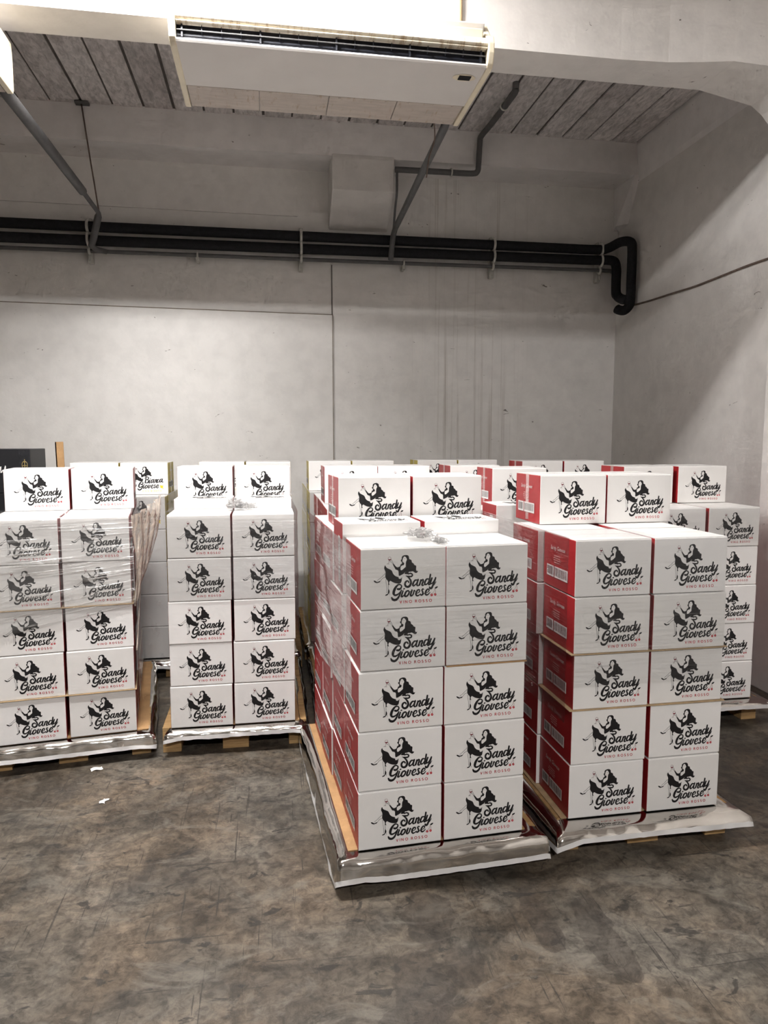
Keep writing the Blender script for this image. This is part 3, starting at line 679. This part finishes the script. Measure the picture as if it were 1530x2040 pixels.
# ---- print on the coloured end: title, four text lines, two barcodes
def end_mesh(with_title=True):
    mb = MB(); X = -W_ / 2 - .0022
    def rect(u0, u1, v0, v1, mi, lay=0):
        y0, y1 = T_ / 2 - u0 * T_, T_ / 2 - u1 * T_; z0, z1 = v0 * H_, v1 * H_; xx = X - .00025 * lay
        mb.poly([(xx, y0, z0), (xx, y1, z0), (xx, y1, z1), (xx, y0, z1)], mi)
    rect(.13, .36, .20, .41, 0); rect(.385, .80, .20, .41, 0)
    r = random.Random(5)
    for a, b_, n in ((.15, .34, 9), (.405, .78, 17)):
        u = a
        st = (b_ - a) / n
        for i in range(n):
            w_ = st * r.choice((.3, .45, .6)); rect(u, u + w_, .235, .385, 1, 1); u += st
    for i, (a, b_) in enumerate(((.36, .56), (.34, .56), (.35, .57), (.37, .55))):
        u = a; v = .60 - i * .042
        while u < b_:
            l = r.uniform(.015, .035); rect(u, min(u + l, b_), v, v + .018, 2); u += l + .012
    cu = bpy.data.curves.new('t', 'FONT'); cu.body = 'Sandy Giovese'; cu.size = .026; cu.align_x = 'CENTER'; cu.shear = .25; cu.resolution_u = 2
    to = bpy.data.objects.new('t', cu); C.objects.link(to); dg = bpy.context.evaluated_depsgraph_get(); dg.update()
    tm = bpy.data.meshes.new_from_object(to.evaluated_get(dg)); b = len(mb.v)
    for v in tm.vertices: mb.v.append((X, (.5 - .47) * T_ - v.co.x * .95, .715 * H_ + v.co.y))
    for f in tm.polygons: mb.f.append(tuple(b + i for i in f.vertices)); mb.m.append(0)
    bpy.data.objects.remove(to); bpy.data.meshes.remove(tm); bpy.data.curves.remove(cu)
    return mb.mesh('barcode_label', ['ink_white', 'ink_black', 'ink_pink'], fix=False)
ENDP = end_mesh()
# ---- body, flaps, tape
def body_mesh(ends, side='carton_white'):
    bm = bmesh.new(); bmesh.ops.create_cube(bm, size=1)
    for v in bm.verts: v.co = Vector((v.co.x * W_, v.co.y * T_, (v.co.z + .5) * H_))
    bmesh.ops.bevel(bm, geom=bm.edges[:], offset=.004, segments=2, affect='EDGES', profile=.5)
    for f in bm.faces: f.material_index = 1 if abs(f.normal.x) > .8 else 0
    me = bpy.data.meshes.new('carton_body'); bm.to_mesh(me); bm.free()
    me.materials.append(MATS[side]); me.materials.append(MATS[ends]); return me
BODY = {'rosso': body_mesh('carton_red'), 'bianca': body_mesh('carton_yellow')}
FLAP = MB().box(-W_ / 2 + .002, W_ / 2 - .002, .0015, T_ / 2 - .003, H_, H_ + .0018).mesh('flap', 'carton_white')
def tape_mesh():
    mb = MB(); e = .0012; z0, z1 = .0, H_ + .0022
    def strip(pts, n0):
        b = len(mb.v)
        for p in pts: mb.v += [(p[0], -.019, p[1]), (p[0], .019, p[1])]; mb.uv[len(mb.v) - 2] = (0, p[1]); mb.uv[len(mb.v) - 1] = (.05, p[1])
        for i in range(len(pts) - 1): mb.f.append((b + 2 * i, b + 2 * i + 1, b + 2 * i + 3, b + 2 * i + 2)); mb.m.append(0)
    strip([(-W_ / 2 - e, .01), (-W_ / 2 - e, z1 - .003), (-W_ / 2, z1), (W_ / 2, z1), (W_ / 2 + e, z1 - .003), (W_ / 2 + e, .01)], 0)
    return mb.mesh('tape', 'clear_tape', fix=False)
TAPE = tape_mesh()
NCART = [0]
def carton(label, loc, rot=(0, 0, 0), kind='rosso', logo=True, left=True, right=False, top=True, group=None, tape=True):
    NCART[0] += 1
    t = bpy.data.objects.new('wine_carton', None); C.objects.link(t); t.empty_display_size = .05
    t.location = loc; t.rotation_euler = rot; tag(t, label, 'carton', group)
    b = obj('carton_body', BODY[kind], t)
    if top:
        obj('flap', FLAP, t); obj('flap', FLAP, t, rot=(0, 0, PI))
        if tape: obj('tape', TAPE, t)
    if logo: obj('printed_logo', LOGO[kind], t)
    if left: obj('barcode_label', ENDP, t)
    if right: obj('barcode_label', ENDP, t, rot=(0, 0, PI))
    return t

# ------------------------------------------------------------------ pallets
def pallet_meshes(Wd=.8, Ld=1.2):
    d = {}
    d['deck_board'] = [MB().box(x, x + w_, 0, Ld, .122, .144).mesh('deck_board', 'pallet_wood', bevel=.002) for x, w_ in ((0, .145), (.1875, .1), (.3275, .145), (.5125, .1), (.655, .145))]
    d['cross_board'] = [MB().box(0, Wd, y, y + .145, .100, .122).mesh('cross_board', 'pallet_wood', bevel=.002) for y in (0, .5275, 1.055)]
    d['block'] = [MB().box(x, x + w_, y, y + .145, .022, .100).mesh('block', 'pallet_wood', bevel=.003) for y in (0, .5275, 1.055) for x, w_ in ((0, .1), (.3275, .145), (.7, .1))]
    d['bottom_board'] = [MB().box(x, x + w_, 0, Ld, 0, .022).mesh('bottom_board', 'pallet_wood', bevel=.002) for x, w_ in ((0, .1), (.3275, .145), (.7, .1))]
    return d
PAL = pallet_meshes()
def pallet(M, u0, v0, label):
    loc = M @ Vector((u0, v0, 0)); t = thing('wooden_pallet', label, 'pallet', loc, M.to_euler().z, 'pallets under the cartons')
    for k, ms in PAL.items():
        for me in ms: obj(k, me, t)
# foil sheet over the pallet
def foil(M, label, u0, u1, v0, v1, ol, orr, of, ob, seed, drops=(.04, .06, .05, .05), hem=.022, kink=0, steep=False):
    """one sheet laid over the pallet deck, hanging over the four edges (front, right, back, left)"""
    sd = Vector((seed * 3.7, seed * 1.3, 0))
    N_ = 40
    pr = [(-.12, 0), (0, 0), (.55, .03), (.86, .16), (.97, .55), (1.0, 1.0), (1.02, 1.0)] if steep else [(-.12, 0.0), (0.0, 0.0), (.30, .06), (.65, .22), (.92, .58), (1.0, 1.0), (1.02, 1.0)]
    loops = []
    for j, (o, fz) in enumerate(pr):
        pts = []
        L_, R_, F_, B_ = u0 - ol * o, u1 + orr * o, v0 - of * o, v1 + ob * o
        cs = [(L_, F_), (R_, F_), (R_, B_), (L_, B_)]
        for e in range(4):
            a, b_ = cs[e], cs[(e + 1) % 4]
            for i in range(N_):
                t = i / N_
                x, y = lerp(a[0], b_[0], t), lerp(a[1], b_[1], t)
                amp = max(0, o)
                bl = max(0, 1 - t / .12) * .5; br = max(0, 1 - (1 - t) / .12) * .5
                dr = drops[e] * (1 - bl - br) + drops[e - 1] * bl + drops[(e + 1) % 4] * br
                if kink and e == 0: dr *= lerp(kink, 1, min(1, t / .22))
                s = Vector((e * 11 + t * 3.2, 0, 0)) + sd
                n1 = noise.noise(s); n2 = noise.noise(s * 4 + Vector((0, j * .5, 3))); n3 = noise.noise(s * 9 + Vector((0, j, 7)))
                out = (n1 * .014 + n2 * .007) * amp
                ed = ((0, -1), (1, 0), (0, 1), (-1, 0))[e]
                zz = .1462 - dr * fz + amp * (n1 * .012 + n2 * .005 * (1 if j > 1 else 0) + n3 * .003)
                if j == 6: zz -= hem
                pts.append((x + ed[0] * out, y + ed[1] * out, max(zz, .006 if j == 6 else .012)))
        loops.append(pts)
    t = thing('foil_sheet', label, 'foil sheet', M @ Vector((0, 0, 0)), M.to_euler().z, 'foil sheets over the pallets')
    n = 4 * N_
    mb = MB()
    for lp in loops[:6]: mb.v += lp
    for j in range(5):
        for i in range(n):
            i2 = (i + 1) % n; mb.f.append((j * n + i, j * n + i2, (j + 1) * n + i2, (j + 1) * n + i)); mb.m.append(0)
    mb.f.append(tuple(range(n))); mb.m.append(0)
    obj('foil_skirt', mb.mesh('foil_skirt', 'silver_foil', True), t)
    hm = MB(); hm.v += loops[5] + loops[6]
    for i in range(n):
        i2 = (i + 1) % n; hm.f.append((i, i2, n + i2, n + i)); hm.m.append(0)
    obj('white_hem', hm.mesh('white_hem', 'foil_hem', True), t)
def board(M, label, u0, u1, v0, v1, z, th=.0035, mat='kraft_board', seed=0):
    mb = MB(); nx, ny = 10, 16
    def P(a, b_, zz): return (lerp(u0, u1, a), lerp(v0, v1, b_), zz)
    mb.grid(lambda a, b_: P(a, b_, z + th), nx, ny); mb.grid(lambda a, b_: P(a, b_, z), nx, ny)
    mb.poly([P(0, 0, z), P(1, 0, z), P(1, 0, z + th), P(0, 0, z + th)]); mb.poly([P(0, 1, z), P(1, 1, z), P(1, 1, z + th), P(0, 1, z + th)])
    mb.poly([P(0, 0, z), P(0, 1, z), P(0, 1, z + th), P(0, 0, z + th)]); mb.poly([P(1, 0, z), P(1, 1, z), P(1, 1, z + th), P(1, 0, z + th)])
    o = obj('cardboard_sheet', mb.mesh('cardboard_sheet', mat)); o.matrix_world = M
    tag(o, label, 'cardboard', 'cardboard sheets in the stacks')
def frame(x0, y0, yaw): return Matrix.Translation((x0, y0, 0)) @ Matrix.Rotation(R(yaw), 4, 'Z')
ORD = ['bottom', 'second', 'third', 'fourth', 'fifth']
ROW = ['front', 'second', 'third', 'rear']
rj = random.Random(11)
def stack(M, who, cols, kind='rosso', rows=(0, .32, .64, .96), top_rows=None, nlay=5, ucor=None, side='L', rowshift=None, hidden_ok=True, logo_from=0):
    """cols: left edge of each column; side: which end faces are seen from the viewer"""
    yaw = M.to_euler().z
    dirty = []
    for k in range(nlay):
        for r, v in enumerate(rows if (k < nlay - 1 or top_rows is None) else top_rows):
            for c, u in enumerate(cols):
                du = ucor[c][k] if ucor else u
                if r > 0: du = u + rj.uniform(-.006, .006) + (rowshift(k) if rowshift and c == 0 else 0)
                dv = rj.uniform(-.004, .004) if r == 0 else rj.uniform(0, .003)
                front = (r == 0)
                on_side = (c == 0 and 'L' in side) or (c == len(cols) - 1 and 'R' in side)
                if not front and not on_side and not hidden_ok: continue
                p = M @ Vector((du + W_ / 2, v + T_ / 2 + dv, .1502 + k * PITCH))
                cn = 'left' if c == 0 else 'right'
                ends = 'red-ended' if kind == 'rosso' else 'yellow-ended'
                grp = None
                if front: lab = f'{ends} white carton, {ORD[k]} layer, {cn} front column of the {who}'
                elif on_side: lab = f'{ends.split("-")[0]} carton end, {ORD[k]} layer, {ROW[min(r,3)]} row on the {who}'
                elif k == nlay - 1 and r == 1: lab = f'top-layer carton behind the {cn} front column of the {who}'
                else: lab = f'carton packed out of sight inside the {who}'; grp = 'cartons inside the ' + who
                carton(lab, p, (0, 0, yaw + R(rj.uniform(-.35, .35))), kind, logo=front and k >= logo_from, left=(c == 0 and 'L' in side) or (front and c == 0), right=(c == len(cols) - 1 and 'R' in side), top=(k == nlay - 1 or front), tape=False, group=grp or f'cartons of the {who}')
def standing(M, label, u, v, z, kind='rosso', yaw=0, left=True, right=False):
    carton(label, M @ Vector((u + W_ / 2, v + T_ / 2, z)), (0, 0, M.to_euler().z + R(yaw)), kind, True, left, right, group='cartons standing on top of the stacks')
def lying(M, label, u, v, z, kind='rosso', yaw=0):
    o = carton(label, M @ Vector((u + W_ / 2, v, z + T_ / 2)), (0, 0, 0), kind, True, True, False, group='cartons lying on their backs')
    o.scale = (1, .94, 1); o.location.z = z + T_ * .94 / 2
    o.rotation_mode = 'XYZ'; o.rotation_euler = (R(-90), 0, M.to_euler().z + R(yaw))
    return o
Z = lambda k: .1502 + k * PITCH

# ------------------------------------------------------------------ stretch film
def film_thing(M, label):
    t = thing('stretch_film', label, 'stretch film', M.translation, M.to_euler().z, 'stretch film wraps'); return t
def film_panel(t, P, nu=40, nv=24, mat='film_level', amp=.003, seed=0, su=2.0, sv=9.0, name='film_panel', shape=None):
    mb = MB()
    def Q(a, b_):
        p, nrm = P(a, b_)
        d = noise.noise(Vector((a * su + seed, b_ * sv, seed * 2.1))) * amp
        return Vector(p) + Vector(nrm) * (d + amp)
    mb.grid(Q, nu, nv)
    return obj(name, mb.mesh(name, mat, True, fix=False), t)
def front_panel(u0, u1, z0, z1, off=.006, sk=0.0):
    return lambda a, b_: ((lerp(u0, u1, a), -off, lerp(z0 + sk * a, z1, b_)), (0, -1, 0))
def left_panel(v0, v1, z0, z1, u=-.012, sk=0.0):
    return lambda a, b_: ((u, lerp(v0, v1, a), lerp(z0 + sk * a, z1, b_)), (-1, 0, 0))
def right_panel(v0, v1, z0, z1, u, sk=0.0):
    return lambda a, b_: ((u, lerp(v0, v1, a), lerp(z0 + sk * a, z1, b_)), (1, 0, 0))
def top_panel(u0, u1, v0, v1, z):
    return lambda a, b_: ((lerp(u0, u1, a), lerp(v0, v1, b_), z), (0, 0, 1))
def crumple(t, c, r, seed, mat='film_knot'):
    bm = bmesh.new(); bmesh.ops.create_icosphere(bm, subdivisions=4, radius=1)
    uvl = bm.loops.layers.uv.new('UVMap')
    for v in bm.verts:
        d = .8 + .5 * noise.noise(v.co * 2.6 + Vector((seed, 0, 0))) + .55 * noise.noise(v.co * 6 + Vector((0, seed, 0)))
        v.co = Vector((v.co.x * r[0], v.co.y * r[1], v.co.z * r[2])) * d
        if v.co.z < -r[2] * .55: v.co.z = -r[2] * .55
    for f in bm.faces:
        for lp in f.loops: lp[uvl].uv = (lp.vert.co.x * 6, lp.vert.co.z * 6)
    me = bpy.data.meshes.new('film_knot'); bm.to_mesh(me); bm.free(); me.materials.append(MATS[mat])
    obj('film_knot', me, t, loc=c)

# ================================================================== THE LOADS
# A: leftmost pallet
MA = frame(-1.0808, 3.8752, 8.3)
pallet(MA, -.395, .03, 'wooden pallet under the leftmost stack of cartons')
foil(MA, 'silver foil sheet hanging over the leftmost pallet', -.36, .36, 0, 1.27, .08, .075, .055, .05, 1, (.055, .08, .05, .06), steep=True)
board(MA, 'brown cardboard base sheet sticking out right of the leftmost stack', -.37, .398, .012, 1.27, .1462)
board(MA, 'cardboard sheet above the bottom layer of the leftmost stack', -.357, .343, -.008, 1.26, Z(1) - .0032, .003, 'kraft_board_dull')
board(MA, 'cardboard sheet above the third layer of the leftmost stack', -.357, .343, -.007, 1.26, Z(3) - .0032, .003, 'kraft_board_dull')
stack(MA, 'leftmost pallet', (-.352, 0), ucor=([-.356, -.353, -.35, -.355, -.354], [-.001, -.003, 0, -.003, -.003]), side='R')
standing(MA, 'carton standing on the leftmost stack, left one, cut by the picture edge', -.340, .43, Z(5))
standing(MA, 'carton standing on the leftmost stack, right one of the pair', .011, .424, Z(5), left=False, right=True)
# B: pallet left of centre
MBm = frame(-.5622, 3.9218, .36)
pallet(MBm, -.055, .03, 'wooden pallet under the stack left of the frontmost one')
foil(MBm, 'silver foil sheet over the pallet left of centre, corner folded up', -.005, .70, 0, 1.27, .035, .07, .055, .05, 2, (.022, .06, .05, .06))
board(MBm, 'cardboard base sheet under the stack left of centre', -.01, .705, .012, 1.27, .1462)
stack(MBm, 'left-centre pallet', (0, .349), top_rows=(0, .60, .93), ucor=([-.003, -.001, -.001, .003, .006], [.343, .346, .351, .352, .352]), side='L')
lying(MBm, 'carton lying logo-up on the left-centre stack, left one', .005, .335, Z(4))
lying(MBm, 'carton lying logo-up on the left-centre stack, right one', .350, .325, Z(4))
standing(MBm, 'carton standing behind the lying ones on the left-centre stack, left one', -.005, .61, Z(5))
standing(MBm, 'carton standing behind the lying ones on the left-centre stack, right one', .352, .60, Z(5))
# C: frontmost pallet
MC = frame(.3163, 2.5878, 3.62)
pallet(MC, -.045, .03, 'wooden pallet under the frontmost stack, one block showing')
foil(MC, 'silver foil sheet hanging over the frontmost pallet, shiny left corner', -.040, .70, 0, 1.28, .055, .09, .058, .05, 3, (.078, .07, .05, .115), kink=.75, steep=True)
board(MC, 'brown cardboard base sheet sticking out left of the frontmost stack', -.040, .70, .012, 1.28, .1462)
stack(MC, 'frontmost pallet', (0, .346), top_rows=(0, .575, .90), ucor=([-.002, -.001, .002, .010, .011], [.346, .345, .343, .350, .346]), side='L', rowshift=lambda k: -.006)
lying(MC, 'carton lying logo-up on the frontmost stack, left one', -.004, .318, Z(4))
lying(MC, 'carton lying logo-up on the frontmost stack, right one', .352, .322, Z(4))
standing(MC, 'carton standing behind the lying ones on the frontmost stack, left one', .022, .585, Z(5))
standing(MC, 'carton standing behind the lying ones on the frontmost stack, right one', .372, .592, Z(5))
board(MC, 'bent brown cardboard edge above the third layer of the frontmost stack', .352, .688, -.002, .30, Z(3) - .0032, .003)
# D: front right pallet
MD = frame(1.2232, 2.6752, 1.15)
pallet(MD, -.045, .02, 'wooden pallet under the front right stack')
foil(MD, 'silver foil sheet on the front right pallet mirroring the cartons', -.02, .705, 0, 1.28, .07, .10, .090, .05, 4, (.032, .04, .05, .09))
board(MD, 'brown cardboard base sheet under the front right stack', -.030, .70, .02, 1.28, .1462, mat='kraft_board_dull')
board(MD, 'cardboard sheet above the second layer of the front right stack', -.016, .70, -.007, 1.27, Z(2) - .0032, .003, 'kraft_board_dull')
board(MD, 'cardboard sheet above the third layer of the front right stack', -.016, .70, -.009, 1.27, Z(3) - .0032, .003, 'kraft_board_dull')
stack(MD, 'front right pallet', (0, .350), top_rows=(0, .325), ucor=([-.004, -.002, .002, -.003, -.005], [.353, .355, .349, .348, .347]), side='L', rowshift=lambda k: -.028 if k > 2 else -.014)
standing(MD, 'carton standing on the front right stack, left one showing its red end', .050, .508, Z(5))
standing(MD, 'carton standing on the front right stack, right one of the pair', .396, .512, Z(5))
lying(MD, 'carton lying on its back behind the standing pair, barcode turned upright', -.02, .925, Z(4))
# E: pallet by the right wall
ME = frame(2.235, 3.845, 0)
pallet(ME, -.045, .02, 'wooden pallet under the stack by the right wall')
foil(ME, 'foil sheet with white hem on the pallet by the right wall', -.01, .71, 0, 1.27, .05, .10, .08, .05, 5, (.015, .02, .05, .06))
board(ME, 'cardboard base sheet under the stack by the right wall', -.01, .71, .012, 1.27, .1462)
stack(ME, 'right-wall pallet', (0, .357), side='L')
standing(ME, 'carton standing on the right-wall stack, left one behind the front right stack', -.035, .31, Z(5))
standing(ME, 'carton standing on the right-wall stack, right one', .335, .305, Z(5))
# H: behind the frontmost pallet
MH = frame(.325, 4.12, 0)
pallet(MH, -.05, .02, 'wooden pallet behind the frontmost stack')
foil(MH, 'foil sheet on the pallet behind the frontmost stack', -.02, .70, 0, 1.27, .05, .05, .05, .05, 6)
stack(MH, 'pallet behind the frontmost one', (0, .345), side='L', hidden_ok=False)
standing(MH, 'carton standing on the stack behind the frontmost one, left', .012, .33, Z(5))
standing(MH, 'carton standing on the stack behind the frontmost one, right', .352, .33, Z(5), left=False)
# D2: behind the front right pallet
M2 = frame(1.19, 4.03, 0)
pallet(M2, -.05, .02, 'wooden pallet behind the front right stack')
foil(M2, 'foil sheet on the pallet behind the front right stack', -.02, .70, 0, 1.27, .05, .05, .04, .05, 7)
stack(M2, 'pallet behind the front right one', (0, .345), side='L', hidden_ok=False)
standing(M2, 'carton standing just behind the front right stack with bright red end', .105, -.01, Z(5))
standing(M2, 'carton standing far behind the front right stack, woman\'s head visible', -.027, .47, Z(5))
# K: back right near the wall
MK = frame(1.99, 5.22, 0)
pallet(MK, -.03, .02, 'wooden pallet at the back right')
stack(MK, 'back right pallet', (0, .345), side='', rows=(0, .32), hidden_ok=False)
foil(MK, 'foil sheet on the back right pallet', -.01, .70, 0, 1.2, .03, .03, .04, .05, 8)
standing(MK, 'carton standing on the back right stack, left', -.025, .12, Z(5))
standing(MK, 'carton standing on the back right stack, right, hair of the logo showing', .325, .12, Z(5), left=False)
# white-wine pallets along the back wall
for (nm, x, y, top, sd, seed, lab) in (('back left pallet', -1.435, 5.25, .18, 'R', 9, 'behind the leftmost stack'), ('back pallet behind left-centre', -.53, 5.32, .17, 'L', 10, 'behind the left-centre stack'), ('back centre pallet', .30, 5.50, .12, 'L', 11, 'at the back centre'), ('back pallet right of centre', 1.205, 5.62, .12, 'L', 12, 'at the back right of centre')):
    Mx = frame(x, y, 0)
    pallet(Mx, -.05 if x < 1.1 else -.09, .02, 'wooden pallet ' + lab)
    foil(Mx, 'foil sheet on the pallet ' + lab, -.01, .70, 0, 1.2, .04, .04, .05, .04, seed)
    stack(Mx, nm, (0, .347), 'bianca', side=sd, hidden_ok=False, logo_from=4 if sd == 'R' else 0, rows=(0, .32, .64, .96) if 'centre pallet' in nm or 'left pallet' in nm else (0, .32))
    standing(Mx, 'yellow-ended carton standing on the stack %s, left' % lab, 0.0, top, Z(5), 'bianca')
    standing(Mx, 'yellow-ended carton standing on the stack %s, right' % lab, .348, top, Z(5), 'bianca', left=False, right=(sd == 'R'))
    ft = film_thing(Mx, 'hazy stretch film around the stack ' + lab)
    film_panel(ft, front_panel(-.01, .70, .16, 1.36), mat='film_back', seed=seed)
    film_panel(ft, left_panel(-.005, 1.27 if sd == 'L' else .6, .16, 1.36, -.02), mat='film_back', seed=seed + 1)
    if sd == 'R': film_panel(ft, right_panel(-.005, 1.27, .16, 1.36, .705), mat='film_back', seed=seed + 2)
# cardboard corner strip beside the back left stack
o = obj('corner_board', MB().box(0, .055, -.004, .004, 0, 1.585).box(0, .008, -.004, .05, 0, 1.585).mesh('corner_board', 'kraft_board')); o.location = (-1.50, 5.41, .146); o.rotation_euler = (0, R(-.8), 0)
tag(o, 'brown cardboard strip sticking up behind the leftmost stack', 'cardboard strip')
# black cartons at the far left
MN = frame(-2.10, 5.20, 0)
pallet(MN, -.39, .0, 'wooden pallet under the black cartons')
BB = MB().box(-.225, .225, -.17, .17, 0, .3055).mesh('black_body', 'carton_black', bevel=.004)
for k in range(5):
    t = thing('black_carton', ['black carton, lowest of the black stack', 'black carton, second from the floor', 'black carton, middle of the black stack', 'black carton, fourth from the floor', 'black carton on top at the far left with faint lettering'][k], 'carton', (-1.878, 5.45, .1452 + k * .3077), 0, 'stack of black cartons')
    obj('carton_body', BB, t)
    if k == 4:
        mb = MB(); y = -.1706
        mb.poly([(.15, y, .01), (.222, y, .01), (.222, y, .296), (.15, y, .296)], 0)
        pr = mb.mesh('end_band', ['pipe_black']); obj('end_band', pr, t)
        em = MB()
        for a, b_ in (((.186, .16), (.186, .235)), ((.176, .215), (.196, .215)), ((.172, .19), (.2, .19)), ((.178, .165), (.194, .165))):
            em.tube([(a[0], y - .0008, a[1]), (b_[0], y - .0008, b_[1])], .0022, 6)
        em.tube([(.186 + .018 * math.cos(q_), y - .0008, .195 + .026 * math.sin(q_)) for q_ in [2 * PI * i / 14 for i in range(15)]], .0016, 6, caps=False)
        obj('emblem', em.mesh('emblem', 'ink_gold'), t)
        sc = MB(); sc.tube(bez([(-.02, y, .135), (.0, y, .16), (.008, y, .14), (.02, y, .155), (.03, y, .185), (.028, y, .14), (.042, y, .16), (.045, y, .14), (.06, y, .19), (.058, y, .142), (.07, y, .15)], 4), .003, 6)
        obj('lettering', sc.mesh('lettering', 'ink_white'), t)

# ------------------------------------------------------------------ film on the near loads
ft = film_thing(MA, 'streaky stretch film round the upper leftmost stack with loose gathered tail')
film_panel(ft, front_panel(-.37, .352, .72, 1.352, .006, .14), 60, 50, 'film_diagonal', .006, 1, 1.5, 14)
film_panel(ft, top_panel(-.36, .35, -.004, .40, 1.348), 40, 20, 'film_level', .004, 2)
def tailP(a, b_):
    # gathered film flaring out from the right front edge, drawn together into a rope lower down
    k = (1 - b_) ** 1.6
    v = lerp(-.004, .30, a) * (1 - .7 * k)
    u = .352 + (.150 * a ** .8 + .012 * math.sin(a * 26 + b_ * 5)) * (1 - .93 * k)
    z = lerp(lerp(.865, .93, a), lerp(1.345, 1.43, a), b_)
    return (u, v, z), (1, 0, 0)
film_panel(ft, tailP, 60, 30, 'film_bunched', .006, 3, 12, 3, 'film_tail')
film_panel(ft, right_panel(.05, 1.26, .30, 1.35, .350, .0), 40, 24, 'film_side', .005, 4)
for i, (za, vb, zb) in enumerate(((.865, .25, 1.20), (.862, .18, 1.12), (.868, .33, 1.16), (.85, .42, 1.0), (.60, .35, .95))):
    pts = bez([(.350, .0, za), (.362, vb * .4, lerp(za, zb, .45)), (.372, vb, zb)], 6)
    obj('film_rope', MB().tube(pts, .004, 6).mesh('film_rope', 'film_bunched', True), ft)
ft = film_thing(MBm, 'stretch film round the upper left-centre stack with crumpled knot on top')
film_panel(ft, front_panel(-.006, .70, Z(3) + .0, 1.352, .006), 60, 40, 'film_level', .004, 5, 2, 10)
film_panel(ft, top_panel(-.004, .36, -.002, .32, 1.349), 40, 20, 'film_side', .006, 6, 6, 6)
crumple(ft, (.365, .22, 1.375), (.05, .06, .035), 3.0); crumple(ft, (.43, .25, 1.36), (.06, .05, .02), 5.0)
film_panel(ft, right_panel(-.004, 1.2, Z(2), 1.352, .702), 40, 24, 'film_side', .006, 7)
ft = film_thing(MC, 'glossy crinkled stretch film on the left side of the frontmost stack')
film_panel(ft, left_panel(-.006, 1.27, .77, 1.352, -.020, -.14), 70, 50, 'film_side', .007, 8, 7, 7)
film_panel(ft, front_panel(-.006, .705, Z(3) + .005, 1.350, .006), 60, 40, 'film_level', .003, 9, 1.5, 8)
film_panel(ft, top_panel(-.006, .36, -.002, .31, 1.349), 40, 20, 'film_side', .005, 10, 5, 5)
crumple(ft, (.30, .20, 1.365), (.06, .08, .022), 8.0); crumple(ft, (.345, .08, 1.352), (.03, .06, .014), 9.0)
ft = film_thing(MD, 'tight level stretch film round the upper front right stack')
film_panel(ft, front_panel(-.010, .712, Z(2) + .1, 1.352, .007), 60, 40, 'film_level', .003, 12, 1.2, 8)
film_panel(ft, left_panel(-.006, 1.25, Z(2) - .05, 1.352, -.034, .0), 50, 40, 'film_level', .003, 13)
film_panel(ft, top_panel(-.008, .35, -.004, .30, 1.349), 30, 20, 'film_level', .002, 14)
ft = film_thing(ME, 'hazy stretch film over the top layer by the right wall')
film_panel(ft, front_panel(-.006, .71, Z(4) + .03, 1.352, .007), 40, 20, 'film_level', .003, 15)

# scraps on the floor
for i, (x, y, s) in enumerate(((-.938, 3.80, .024), (-.822, 3.44, .018))):
    mb = MB(); mb.grid(lambda a, b_: ((a - .5) * s * 2.4, (b_ - .5) * s * 1.5 + .006 * math.sin(a * 5), .0015 + .003 * abs(math.sin(a * 4 + b_ * 3))), 6, 4)
    o = obj('paper_scrap', mb.mesh('paper_scrap', 'paper_scrap')); o.location = (x, y, 0.0); o.rotation_euler = (0, 0, .4 + i)
    tag(o, ['white paper scrap on the floor close to the leftmost pallet', 'smaller white paper scrap out on the open floor'][i], 'paper scrap')
print('cartons', NCART[0])
